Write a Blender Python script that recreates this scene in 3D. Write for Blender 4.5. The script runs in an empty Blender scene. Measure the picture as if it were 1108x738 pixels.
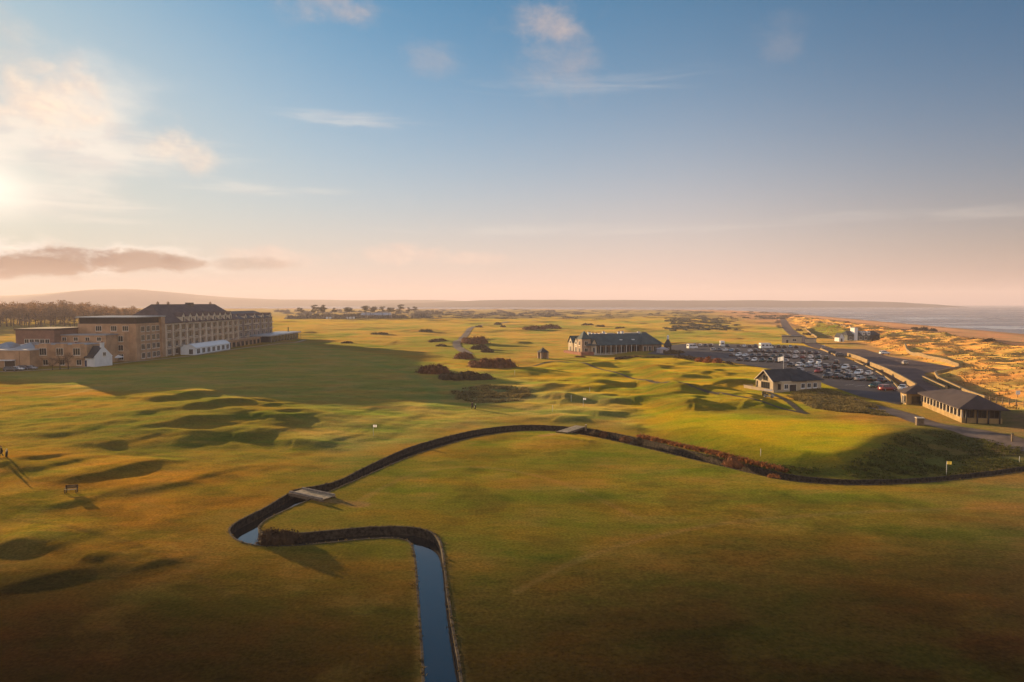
import bpy, bmesh, math, random
import numpy as np
from mathutils import Vector, Matrix
from mathutils.geometry import tessellate_polygon

random.seed(7)
RNG = np.random.default_rng(11)
SC = bpy.context.scene
COL = SC.collection
R = math.radians

# ------------------------------------------------------------------ camera, sun, sky, exposure
CAM_H, F_PX, CX, CY, HORIZON = 25.0, 739.0, 554.0, 369.0, 328.0
PITCH = math.atan((CY - HORIZON) / F_PX)
cam = bpy.data.cameras.new('camera')
cam.sensor_width = 36.0
cam.lens = 36.0 * F_PX / 1108.0
cam.clip_start = 0.5
cam.clip_end = 40000.0
cam_o = bpy.data.objects.new('camera', cam)
COL.objects.link(cam_o)
cam_o.location = (0, 0, CAM_H)
cam_o.rotation_euler = (math.pi / 2 - PITCH, 0, 0)
SC.camera = cam_o

SUN_AZ, SUN_EL = R(-45.0), R(5.8)          # azimuth measured from +Y, negative is to the left
SKY_STRENGTH = 0.07
SKY_ON = 0.62           # how bright the air and clouds of the sky stand to the old exposure
sun = bpy.data.lights.new('sun', 'SUN')
sun.energy = 4.4
sun.angle = R(0.5)
sun.color = (1.0, 0.66, 0.32)
sun_o = bpy.data.objects.new('sun', sun)
COL.objects.link(sun_o)
SUN_DIR = Vector((math.sin(SUN_AZ) * math.cos(SUN_EL), math.cos(SUN_AZ) * math.cos(SUN_EL), math.sin(SUN_EL)))
sun_o.rotation_euler = SUN_DIR.to_track_quat('Z', 'Y').to_euler()
sun_o.location = (0, 0, 500)

SC.view_settings.view_transform = 'Standard'
SC.view_settings.look = 'None'
SC.view_settings.exposure = 1.35
SC.view_settings.gamma = 1.0
SC.view_settings.use_curve_mapping = False
SC.cycles.use_denoising = True
SC.cycles.max_bounces = 6
SC.cycles.volume_bounces = 1
SC.cycles.transparent_max_bounces = 8

HAZE_DENSITY = 1.5e-4
HAZE_COLOR = (0.95, 0.86, 0.95)
HAZE_ANISO = 0.08


class NT:
    """small helper to write node trees as expressions"""
    def __init__(self, tree):
        self.t = tree

    def new(self, typ, **kw):
        n = self.t.nodes.new(typ)
        for k, v in kw.items():
            setattr(n, k, v)
        return n

    def put(self, sock, v):
        if hasattr(v, 'is_linked') or isinstance(v, bpy.types.NodeSocket):
            self.t.links.new(v, sock)
        elif v is not None:
            if isinstance(v, (tuple, list)) and len(v) == 3 and sock.type == 'RGBA':
                v = (*v, 1.0)
            sock.default_value = v

    def m(self, op, a, b=None, c=None):
        n = self.new('ShaderNodeMath', operation=op)
        for i, v in enumerate((a, b, c)):
            if v is not None:
                self.put(n.inputs[i], v)
        return n.outputs[0]

    def mix(self, fac, a, b, blend='MIX'):
        n = self.new('ShaderNodeMix', data_type='RGBA', blend_type=blend)
        n.clamp_factor = True
        self.put(n.inputs[0], fac)
        self.put(n.inputs[6], a)
        self.put(n.inputs[7], b)
        return n.outputs[2]

    def noise(self, vec, scale, detail=4, rough=0.55, dist=0.0):
        n = self.new('ShaderNodeTexNoise')
        if vec is not None:
            self.put(n.inputs['Vector'], vec)
        n.inputs['Scale'].default_value = scale
        n.inputs['Detail'].default_value = detail
        n.inputs['Roughness'].default_value = rough
        n.inputs['Distortion'].default_value = dist
        return n.outputs['Fac']

    def ramp(self, fac, stops):
        n = self.new('ShaderNodeValToRGB')
        el = n.color_ramp.elements
        while len(el) < len(stops):
            el.new(0.5)
        for e, (p, c) in zip(el, stops):
            e.position = p
            e.color = (*c, 1.0) if len(c) == 3 else c
        self.put(n.inputs[0], fac)
        return n.outputs[0]

    def smooth(self, v, lo, hi):
        n = self.new('ShaderNodeMapRange', interpolation_type='SMOOTHSTEP')
        self.put(n.inputs[0], v)
        n.inputs[1].default_value = lo
        n.inputs[2].default_value = hi
        return n.outputs[0]


def build_world():
    w = bpy.data.worlds.new('World')
    SC.world = w
    w.use_nodes = True
    t = w.node_tree
    for n in list(t.nodes):
        t.nodes.remove(n)
    k = NT(t)
    out = k.new('ShaderNodeOutputWorld')
    bg = k.new('ShaderNodeBackground')
    bg.inputs['Strength'].default_value = SKY_STRENGTH
    t.links.new(bg.outputs[0], out.inputs[0])
    sky = k.new('ShaderNodeTexSky', sky_type='NISHITA')
    sky.sun_disc = False
    sky.sun_elevation = SUN_EL
    sky.sun_rotation = SUN_AZ
    sky.altitude = 20.0
    sky.air_density = 1.0
    sky.dust_density = 0.6
    sky.ozone_density = 2.0
    tc = k.new('ShaderNodeTexCoord')
    nrm = k.new('ShaderNodeVectorMath', operation='NORMALIZE')
    t.links.new(tc.outputs['Generated'], nrm.inputs[0])
    sep = k.new('ShaderNodeSeparateXYZ')
    t.links.new(nrm.outputs[0], sep.inputs[0])
    x, y, z = sep.outputs
    az = k.m('ARCTAN2', x, y)
    el = k.m('ARCSINE', z)
    col = k.mix(1.0, sky.outputs[0], (0.03, 0.64, 0.90), 'MULTIPLY')
    S = SKY_ON / SKY_STRENGTH
    # the sky is dimmer away from the sun's side
    turn = k.m('ABSOLUTE', k.m('SUBTRACT', az, SUN_AZ))
    away = k.m('MULTIPLY', k.smooth(turn, 0.95, 1.62), k.m('SUBTRACT', 1.0, k.smooth(turn, 1.65, 2.2)))
    low_k = k.m('SUBTRACT', 1.0, k.m('MULTIPLY', away, 0.12))
    col = k.mix(1.0, col, k.mix(away, (1.16, 1.16, 1.12), (0.50, 0.90, 0.96)), 'MULTIPLY')
    # thin warm air low over the horizon, everywhere round
    low = k.m('EXPONENT', k.m('MULTIPLY', k.m('POWER', k.m('MULTIPLY', k.m('MAXIMUM', el, 0.0), 1.0 / 0.2), 1.4), -1.0))
    low2 = k.m('EXPONENT', k.m('MULTIPLY', k.m('POWER', k.m('MULTIPLY', k.m('MAXIMUM', el, 0.0), 1.0 / 0.15), 1.3), -1.0))
    low = k.m('ADD', k.m('MULTIPLY', low, k.m('SUBTRACT', 1.0, away)), k.m('MULTIPLY', low2, away))
    low_c = k.mix(k.m('MULTIPLY', away, 1.0), tuple(c * S * 0.57 for c in (1.0, 0.70, 0.64)), tuple(c * S * 0.36 for c in (1.0, 0.60, 0.51)))
    col = k.mix(k.m('MULTIPLY', k.m('MULTIPLY', low, 0.95), low_k), col, low_c)
    # milky air and sun glow around the sun's side
    ds = k.m('ADD', k.m('POWER', k.m('MULTIPLY', k.m('SUBTRACT', az, SUN_AZ), 1.0 / 0.42), 2.0),
             k.m('POWER', k.m('MULTIPLY', k.m('SUBTRACT', el, 0.16), 1.0 / 0.26), 2.0))
    glow = k.m('EXPONENT', k.m('MULTIPLY', ds, -1.0))
    col = k.mix(k.m('MULTIPLY', glow, 0.80), col, tuple(c * S * 0.47 for c in (1.0, 0.76, 0.71)))

    dc = k.m('ADD', k.m('POWER', k.m('MULTIPLY', k.m('SUBTRACT', az, R(-38.0)), 1.0 / 0.055), 2.0),
             k.m('POWER', k.m('MULTIPLY', k.m('SUBTRACT', el, R(7.6)), 1.0 / 0.030), 2.0))
    core = k.m('EXPONENT', k.m('MULTIPLY', dc, -1.0))
    SUN_CORE = k.m('MULTIPLY', core, 0.9)

    comb = k.new('ShaderNodeCombineXYZ')
    t.links.new(az, comb.inputs[0])
    t.links.new(el, comb.inputs[1])
    ae = comb.outputs[0]

    def cloud_noise(sx, sy, seed, detail=6, rough=0.6, dist=0.3):
        mp = k.new('ShaderNodeMapping')
        t.links.new(ae, mp.inputs[0])
        mp.inputs['Location'].default_value = (seed * 3.17, seed * 1.73, seed)
        mp.inputs['Scale'].default_value = (sx, sy, 1.0)
        return k.noise(mp.outputs[0], 1.0, detail, rough, dist)

    def pix(px, py):
        a = math.atan((px - CX) / F_PX)
        e = math.atan((HORIZON - py) / F_PX * math.cos(a))
        return a, e

    def patch(px, py, wx, wy, nz, lo, hi, colr, bright, opac, col):
        a, e = pix(px, py)
        sx, sy = wx / F_PX * math.cos(a) ** 2, wy / F_PX
        d = k.m('ADD', k.m('POWER', k.m('MULTIPLY', k.m('SUBTRACT', az, a), 1 / sx), 2.0),
                k.m('POWER', k.m('MULTIPLY', k.m('SUBTRACT', el, e), 1 / sy), 2.0))
        g = k.m('EXPONENT', k.m('MULTIPLY', d, -1.0))
        v = k.m('ADD', g, k.m('MULTIPLY', k.m('SUBTRACT', nz, 0.5), 2.1))
        f = k.m('MULTIPLY', k.m('MULTIPLY', k.smooth(v, lo, hi), opac), k.smooth(g, 0.0, 0.7))
        lit = k.smooth(k.m('SUBTRACT', nz, n_shift), -0.06, 0.08)
        cc = k.mix(lit, tuple(c * S * bright * s_ for c, s_ in zip(colr, (0.91, 0.93, 0.97))), tuple(min(1.0, c * 1.03) * S * bright * 1.03 for c in colr))
        return k.mix(f, col, cc)

    n_soft = cloud_noise(9, 17, 1, 6, 0.52, 0.1)
    n_puff = cloud_noise(18, 28, 2, 7, 0.56, 0.1)
    n_shift = cloud_noise(18, 28, 2.03, 5, 0.55, 0.1)
    n_streak = cloud_noise(7, 70, 3, 5, 0.6, 0.6)
    n_band = cloud_noise(20, 42, 4, 9, 0.62, 0.15)
    peach, white, mauve, pink = (1.0, 0.74, 0.55), (1.0, 0.86, 0.74), (0.90, 0.58, 0.44), (1.0, 0.72, 0.58)
    # unseen bright rose cloud sheets, added behind the camera as fill light
    n_back = cloud_noise(3, 6, 6, 6, 0.6, 0.2)
    fb = k.m('MULTIPLY', k.smooth(k.m('ABSOLUTE', az), 1.55, 2.1), k.smooth(n_back, 0.30, 0.62))
    col = k.mix(k.m('MULTIPLY', fb, 0.9), col, tuple(c * S * 0.54 for c in (1.0, 0.88, 0.82)))
    # thin high streaks
    for (px, py, wx, wy, op) in ((110, 165, 190, 26, .55), (40, 222, 170, 24, .5), (380, 132, 90, 10, .35), (290, 208, 120, 8, .3),
                                 (640, 95, 150, 12, .18), (1060, 232, 90, 9, .16), (930, 235, 130, 7, .12), (620, 250, 240, 8, .18)):
        col = patch(px, py, wx, wy, n_streak, 0.30, 1.35, white, 0.62, op, col)
    # big soft heap upper left, and its neighbours
    col = patch(50, 140, 160, 72, n_soft, 0.2, 1.2, white, 0.66, .62, col)
    col = patch(-20, 60, 120, 60, n_soft, 0.3, 1.4, peach, 0.60, .4, col)
    for (px, py, wx, wy, op) in ((66, 114, 76, 42, .75), (198, 165, 52, 26, .6), (355, 10, 60, 26, .42), (392, 26, 26, 16, .25),
                                 (462, 66, 42, 24, .22), (584, 32, 50, 24, .42), (606, 66, 50, 56, .26), (838, 48, 34, 26, .12)):
        col = patch(px, py, wx, wy, n_puff, 0.25, 1.35, peach if px < 300 else pink, 0.72 if px < 300 else 0.50, op, col)
    # rose haze above the horizon between the puffs
    for (px, py, wx, wy, op) in ((300, 278, 60, 13, .55), (430, 276, 55, 14, .55), (515, 280, 36, 10, .45)):
        col = patch(px, py, wx, wy, n_puff, 0.25, 0.95, pink, 0.62, op, col)
    col = k.mix(SUN_CORE, col, tuple(c * S * 0.85 for c in (1.0, 0.90, 0.76)))
    # the long mauve bank low on the left: bright rim first, dark body over it
    col = patch(70, 280, 230, 17, n_band, 0.25, 0.8, white, 0.80, .55, col)
    for (px, py, wx, wy, op) in ((-40, 286, 95, 16, .9), (40, 287, 90, 15, .95), (85, 279, 60, 15, .88), (150, 285, 70, 14, .88), (200, 286, 30, 10, .7), (270, 286, 55, 9, .4)):
        col = patch(px, py, wx, wy, n_band, 0.34, 0.85, mauve, 0.25, op, col)
    t.links.new(col, bg.inputs['Color'])


build_world()


# ------------------------------------------------------------------ helpers: pixels to ground, noise, heights
def P0(x, y, z=0.0):
    u, v = (x - CX) / F_PX, (CY - y) / F_PX
    cp, sp = math.cos(PITCH), math.sin(PITCH)
    dy, dz = cp + v * sp, -sp + v * cp
    k = (z - CAM_H) / dz
    return np.array((u * k, dy * k))


_perm = RNG.permutation(512)
_grad = np.stack([np.cos(np.arange(512) * 2.399963), np.sin(np.arange(512) * 2.399963)], 1)


def perlin(x, y, seed=0):
    x = np.asarray(x, float); y = np.asarray(y, float)
    xi, yi = np.floor(x).astype(np.int64), np.floor(y).astype(np.int64)
    xf, yf = x - xi, y - yi
    u, v = xf * xf * xf * (xf * (xf * 6 - 15) + 10), yf * yf * yf * (yf * (yf * 6 - 15) + 10)

    def g(ix, iy, fx, fy):
        h = _perm[(_perm[(ix + seed * 37) & 511] + iy) & 511]
        gr = _grad[h]
        return gr[..., 0] * fx + gr[..., 1] * fy
    a = g(xi, yi, xf, yf); b = g(xi + 1, yi, xf - 1, yf)
    c = g(xi, yi + 1, xf, yf - 1); d = g(xi + 1, yi + 1, xf - 1, yf - 1)
    return (a + (b - a) * u + ((c + (d - c) * u) - (a + (b - a) * u)) * v) * 1.5


def fbm(x, y, wl, octv=3, seed=0, gain=0.5):
    s, a = 0, 1.0
    for i in range(octv):
        s = s + a * perlin(x / wl, y / wl, seed + i * 5)
        wl *= 0.5
        a *= gain
    return s


def sstep(v, lo, hi):
    t = np.clip((v - lo) / (hi - lo), 0, 1)
    return t * t * (3 - 2 * t)


def seg_dist(X, Y, pts, want=False):
    """distance to a polyline; with want also the nearest point"""
    best = np.full(np.shape(X), 1e18)
    nx, ny, nt = np.zeros(np.shape(X)), np.zeros(np.shape(X)), np.zeros(np.shape(X))
    for si, ((ax, ay), (bx, by)) in enumerate(zip(pts[:-1], pts[1:])):
        dx, dy = bx - ax, by - ay
        L = dx * dx + dy * dy + 1e-12
        t = np.clip(((X - ax) * dx + (Y - ay) * dy) / L, 0, 1)
        px, py = ax + t * dx, ay + t * dy
        d = (X - px) ** 2 + (Y - py) ** 2
        m = d < best
        best = np.where(m, d, best)
        nx = np.where(m, px, nx); ny = np.where(m, py, ny)
        if want == 't':
            nt = np.where(m, (si + t) / (len(pts) - 1), nt)
    if want == 't':
        return np.sqrt(best), nx, ny, nt
    return (np.sqrt(best), nx, ny) if want else np.sqrt(best)


def inside(X, Y, poly):
    c = np.zeros(np.shape(X), bool)
    n = len(poly)
    for i in range(n):
        x1, y1 = poly[i]; x2, y2 = poly[(i + 1) % n]
        if y1 == y2:
            continue
        m = ((y1 > Y) != (y2 > Y)) & (X < (x2 - x1) * (Y - y1) / (y2 - y1) + x1)
        c ^= m
    return c


def sdf(X, Y, poly):
    """negative inside"""
    d = seg_dist(X, Y, list(poly) + [poly[0]])
    return np.where(inside(X, Y, poly), -d, d)


def smooth_line(pts, step=1.0, closed=False):
    """Catmull-Rom through the points, resampled about every step metres"""
    p = [np.array(q, float) for q in pts]
    out = []
    n = len(p)
    for i in range(n - 1):
        a, b, c, d = p[max(i - 1, 0)], p[i], p[i + 1], p[min(i + 2, n - 1)]
        m = max(2, int(np.linalg.norm(c - b) / step))
        for j in range(m):
            t = j / m
            out.append(0.5 * ((2 * b) + (c - a) * t + (2 * a - 5 * b + 4 * c - d) * t * t + (3 * b - a - 3 * c + d) * t ** 3))
    out.append(p[-1])
    return np.array(out)


SUNH = np.array((math.sin(SUN_AZ), math.cos(SUN_AZ)))

# coast: the water's edge, land on the left of it
COAST = np.array([(60, -9000), (120, -600), (230, 0), (345, 300), (456, 608), (569, 1089), (690, 1600), (800, 2100), (760, 2500), (400, 2750),
                  (-300, 2900), (-1500, 3300), (-3500, 4200), (-9000, 5200)], float)
LAND = [tuple(p) for p in COAST] + [(-9500, 5200), (-9500, -9500), (60, -9500)]
SEA_Z = -2.5

# edge of the raised ground on the right, above the burn
PLATEAU = [tuple(P0(*p, 0.5)) for p in ((742, 468), (800, 486), (865, 501), (912, 505), (940, 498), (962, 484), (1000, 475), (1050, 475), (1108, 487), (1300, 512))]
PLATEAU += [(330, 110), (330, 500), (200, 520), (90, 420), (55, 330), (50, 230)]


def h_base(X, Y):
    X = np.asarray(X, float); Y = np.asarray(Y, float)
    ds = sdf(X, Y, LAND)                       # >0 in the sea
    d = -ds
    h = np.where(d < 90, SEA_Z + (d) * 0.038, SEA_Z + 90 * 0.038)          # beach rises to about +0.9
    h = np.where(d < 0, np.maximum(SEA_Z + d * 0.03, -6.0), h)
    h = np.where(d > 90, np.minimum(h, 0.92), h)
    t = sstep(d, 90, 260)
    h = h * (1 - t)
    pl = sdf(X, Y, PLATEAU)
    h = h + 1.7 * sstep(-pl, -8, 3.5) * (1 - 0.55 * sstep(Y, 230, 420)) * sstep(d, 40, 140)
    return h


def P(x, y):
    """pixel to the point of the smooth ground"""
    z = 0.0
    for _ in range(14):
        q = P0(x, y, z)
        z = 0.5 * z + 0.5 * float(h_base(q[0], q[1]))
    return P0(x, y, z)


def PL(*pts):
    return [tuple(P(*p)) for p in pts]


def ztop(Y, py):
    """height of the point seen at row py at depth Y"""
    cp, sp = math.cos(PITCH), math.sin(PITCH)
    v = (CY - py) / F_PX
    return CAM_H + Y * (-sp + v * cp) / (cp + v * sp)


# ---- the burn: its two edges, traced
BURN_A = smooth_line([(3.5, -6), (-1.0, 16)] + PL((461, 760), (459, 720), (456, 680), (453, 640), (450, 605), (446, 589), (437, 583.5), (418, 582), (390, 583.5), (355, 587), (320, 590), (296, 590.5), (276, 589.5), (259, 585), (250.5, 578),
              (250, 571), (261, 562.5), (284, 551), (303, 540), (321, 530), (345, 525.5), (368, 519.5), (392, 507.5), (418, 495), (447, 483), (480, 473.5), (510, 466.5),
              (540, 462), (570, 460), (600, 461), (630, 463.5), (660, 468), (700, 476.5), (740, 486.5), (780, 496), (820, 506), (850, 513), (880, 517), (920, 519.5),
              (960, 519.5), (1000, 517.5), (1040, 514), (1075, 510), (1108, 505.5), (1180, 496), (1300, 480)), 0.45)
BURN_B = smooth_line([(7.5, -6), (2.0, 16)] + PL((503, 760), (496, 720), (489, 680), (483, 640), (479.5, 605), (476, 587), (470, 578.5), (457, 573), (440, 570.5), (415, 570), (388, 571.5), (355, 574.5), (325, 577), (298, 578.5), (286, 576.5),
              (279, 571), (288, 562), (308, 552), (330, 542.5), (352, 533.5), (372, 525), (397, 514), (424, 502), (452, 491), (482, 481.5), (512, 473.5),
              (542, 468.5), (570, 466), (600, 466.5), (626, 469.5), (656, 475), (696, 484), (736, 493.5), (776, 503), (816, 512.5), (848, 519), (880, 522.5), (920, 524.5),
              (960, 524), (1000, 522), (1040, 518.5), (1075, 514.5), (1108, 510), (1180, 500), (1300, 484)), 0.45)
BURN_POLY = [tuple(p) for p in BURN_A] + [tuple(p) for p in BURN_B[::-1]]
BURN_COARSE_A = BURN_A[::4]
BURN_COARSE_B = BURN_B[::4]

# ---- flat places: car park, roads, paths, building plots
CARPARK = PL((700, 383), (722, 374), (745, 371.5), (800, 372.5), (868, 374), (905, 383), (935, 396), (968, 414), (990, 430), (972, 438), (930, 429), (893, 416), (862, 402), (830, 399), (790, 392), (750, 386))
ROAD_PTS = PL((846, 342), (850, 352), (860, 362), (880, 373), (905, 380), (935, 388), (962, 399), (985, 411), (1003, 423))
COAST_ROAD_POLY = PL((905, 377), (935, 378), (962, 386), (1000, 392), (1036, 398), (1018, 401), (1000, 404), (1006, 414), (1020, 421), (1008, 428), (992, 421), (965, 404), (930, 389), (900, 382))
DRIVE_PTS = PL((893, 425), (930, 436), (968, 446), (1003, 458), (1040, 465), (1075, 472), (1108, 482), (1180, 500))
PATH_PTS = PL((540, 400), (575, 396), (600, 391), (630, 395), (660, 403), (690, 411), (725, 418), (760, 424), (800, 432), (835, 440), (870, 447))
HOTEL_PATH_PTS = PL((-60, 404), (0, 402.5), (60, 399.5), (100, 396.5), (140, 392), (180, 388), (215, 384), (250, 378.5), (280, 374.5), (305, 371.5), (320, 370.5), (330, 368))
LODGE_PATH_PTS = PL((806, 417), (820, 421), (838, 427.5), (852, 434), (866, 445), (873, 448))
TRACK_PTS = PL((507, 383), (494, 374), (500, 367), (505, 360), (516, 354), (545, 349.5), (590, 346))

RIDGES = []
RIDGE_GAIN = 0.62


def ridge(pts, H, near_w, far_w):
    RIDGES.append((smooth_line(PL(*pts), 2.0), H, near_w, far_w))


ridge([(35, 528), (80, 518), (120, 512), (160, 502), (181, 496)], 1.0, 2.6, 11)
ridge([(105, 539), (150, 530), (192, 522)], 0.5, 2.2, 9)
ridge([(-40, 508), (0, 503), (20, 503), (38, 508)], 1.0, 2.2, 8)
ridge([(30, 555), (60, 547), (85, 542)], 0.45, 2.0, 8)
ridge([(140, 438), (175, 434), (205, 427), (232, 424)], 1.9, 3.6, 13)
ridge([(128, 455), (165, 451), (210, 448), (240, 443), (265, 441), (300, 444)], 2.0, 3.4, 11)
ridge([(226, 476), (255, 473), (285, 475)], .9, 3.0, 7)
ridge([(246, 458), (272, 455), (300, 456), (318, 463)], 1.2, 3.2, 8)
ridge([(298, 481), (320, 478), (346, 481)], 1.0, 3.2, 7)
ridge([(128, 470), (160, 466), (200, 462), (238, 458)], 1.0, 3.0, 9)
ridge([(160, 482), (190, 478), (222, 470)], .8, 3.0, 8)
ridge([(92, 486), (115, 481), (128, 482)], 0.4, 2.0, 6)
ridge([(0, 473), (20, 471), (36, 470)], 0.45, 2.5, 8)
ridge([(70, 468), (95, 466), (118, 466)], 0.4, 2.5, 7)
ridge([(-30, 598), (0, 593), (25, 589), (52, 592)], 0.85, 2.0, 5)
ridge([(78, 606), (95, 602.5), (106, 605)], 0.4, 1.6, 4)
ridge([(-40, 648), (0, 637), (40, 627), (75, 620), (108, 616)], 0.6, 2.0, 5)
ridge([(100, 632), (140, 616), (170, 607), (195, 604)], 0.25, 1.4, 4)
ridge([(660, 418), (690, 413), (715, 414), (728, 421), (731, 436)], 1.4, 4.5, 12)
ridge([(548, 418), (580, 420), (620, 422), (650, 424)], 0.9, 4, 12)
ridge([(630, 398), (652, 393), (672, 393)], 0.9, 4, 10)
ridge([(676, 399), (705, 396), (728, 397)], 0.8, 4, 10)
ridge([(740, 408), (765, 403), (790, 406)], 0.9, 4, 10)
ridge([(775, 418), (800, 414), (830, 419)], 0.7, 3.5, 9)
ridge([(820, 437), (845, 440), (850, 446)], 0.6, 3, 7)
ridge([(862, 418), (885, 420), (915, 428), (935, 436)], 1.6, 5, 6)
ridge([(945, 371), (965, 371), (985, 374)], 2.6, 9, 16)
ridge([(728, 341), (760, 338), (785, 342)], 6.0, 40, 45)
ridge([(600, 340), (650, 338), (690, 339)], 3.0, 30, 40)
ridge([(610, 433), (650, 432), (690, 436)], 0.5, 4, 10)
for _i in range(120):                           # smaller swales scattered over the links
    _px, _py = random.uniform(560, 880), random.uniform(388, 478)
    if _px > 690 and _py > 446 and random.random() < 0.85:
        continue
    _w = random.uniform(6, 22)
    ridge([(_px - _w, _py + random.uniform(-1, 2)), (_px, _py - random.uniform(0, 2)), (_px + _w, _py + random.uniform(0, 3))], random.uniform(0.2, 0.8), random.uniform(2.2, 4), random.uniform(5, 10))
for _i in range(60):                           # far links: long low ridges
    _px, _py = random.uniform(300, 860), 343 + 34 * random.random() ** 1.5
    _w = random.uniform(8, 30)
    ridge([(_px - _w, _py + random.uniform(-.5, 1)), (_px + _w, _py + random.uniform(-.5, 1))], random.uniform(0.5, 1.6), random.uniform(6, 14), random.uniform(14, 30))


def flat_mask(X, Y):
    f = np.zeros(np.shape(X))
    for pts, w in ((ROAD_PTS, 5), (DRIVE_PTS, 4), (HOTEL_PATH_PTS, 3), (LODGE_PATH_PTS, 2)):
        f = np.maximum(f, 1 - sstep(seg_dist(X, Y, pts), w, w + 6))
    for poly in (CARPARK, COAST_ROAD_POLY):
        f = np.maximum(f, 1 - sstep(sdf(X, Y, poly), 1, 8))
    for (cx, cy), r0 in BUILD_PLOTS:
        f = np.maximum(f, 1 - sstep(np.hypot(X - cx, Y - cy), r0, r0 + 6))
    return f


BUILD_PLOTS = [((P(600, 384)[0] + 30, P(665, 384)[1] + 8), 30), (tuple(P(587, 388)), 5), (tuple(P(855, 421)), 13), (tuple(P(1015, 445)), 9), (tuple(P(1045, 455)), 9),
               (tuple(P(857, 371)), 12), (tuple(P(925, 368)), 18)]
MID_C, MOUND_C = P(720, 405), P(222, 452)
DUNE_POLY = PL((1082, 441), (1060, 427), (1030, 412), (1004, 405), (1038, 399), (1000, 391), (965, 381), (935, 371), (895, 362), (862, 352), (846, 344), (875, 344.5), (905, 348), (940, 353.5), (985, 359), (1040, 366.5), (1108, 376))
DUNE_POLY += [(235, 200), (200, 120)]
DUNE_POLY.append(tuple(P(1200, 470)))
BURN_BOX = (min(p[0] for p in BURN_POLY), max(p[0] for p in BURN_POLY), min(p[1] for p in BURN_POLY), max(p[1] for p in BURN_POLY))


def burn_dist(X, Y):
    return np.minimum(seg_dist(X, Y, BURN_COARSE_A), seg_dist(X, Y, BURN_COARSE_B))


def height(X, Y):
    X = np.asarray(X, float); Y = np.asarray(Y, float)
    hb = h_base(X, Y)
    rr = np.hypot(X, Y)
    n = np.zeros(np.shape(X))
    for line, H, nw, fw in RIDGES:
        c = line.mean(0)
        ext = np.abs(line - c).max() + 3.2 * max(nw, fw)
        m = (np.abs(X - c[0]) < ext) & (np.abs(Y - c[1]) < ext)
        if not m.any():
            continue
        d, px, py, tt = seg_dist(X[m], Y[m], [tuple(q) for q in line[::2]] + [tuple(line[-1])], 't')
        side = (X[m] - px) * SUNH[0] + (Y[m] - py) * SUNH[1]
        w = nw + (fw - nw) * sstep(side, -1.0, 3.0)
        wob = 1 + 0.35 * perlin(px / 7.0, py / 7.0, 4)
        n[m] = n[m] + H * RIDGE_GAIN * wob * np.clip(np.sin(np.pi * np.clip(tt, 0, 1)), 0, 1) ** 1.25 * 1.12 * np.exp(-(d / w) ** 2)
    mid = np.exp(-(((X - MID_C[0]) / 75) ** 2 + ((Y - 225) / 95) ** 2))
    left = np.exp(-(((X + 75) / 60) ** 2 + ((Y - 150) / 60) ** 2))
    far = sstep(rr, 330, 600)
    n = n + mid * 0.75 * fbm(X, Y, 24, 2, 3) + left * (0.26 * fbm(X, Y, 22, 3, 9) + 0.16 * fbm(X, Y, 6, 2, 12)) + far * 1.5 * fbm(X, Y, 85, 3, 14)
    n = n + (0.05 + 0.20 * sstep(rr, 70, 200)) * fbm(X, Y, 17, 3, 21) + 0.07 * sstep(rr, 90, 170) * fbm(X, Y, 5, 2, 24)
    dn = 1 - sstep(sdf(X, Y, DUNE_POLY), -14, 2)
    n = n + dn * (1.3 + 1.9 * np.abs(fbm(X, Y, 34, 3, 33)) * 1.4 + 0.45 * fbm(X, Y, 9, 2, 40) + 0.09 * fbm(X, Y, 2.6, 2, 44))
    mx, my = MOUND_C
    n = n + 1.5 * np.exp(-(((X - mx) / 30) ** 2 + ((Y - my) / 22) ** 2) ** 1.4)
    n = n * (1 - .85 * region(X, Y, GREEN_PLATEAU, 6)) * (1 - .6 * region(X, Y, BANK_ROUGH, 4))
    near_burn = sstep(burn_dist(X, Y), 1.0, 8.0) if np.size(X) < 2e6 else 1
    sea = sstep(-sdf(X, Y, LAND), 30, 120)
    return hb + n * near_burn * (1 - flat_mask(X, Y)) * sea


def hz(x, y):
    return float(height(np.array([x]), np.array([y]))[0])


# ------------------------------------------------------------------ materials
MATS = {}


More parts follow.
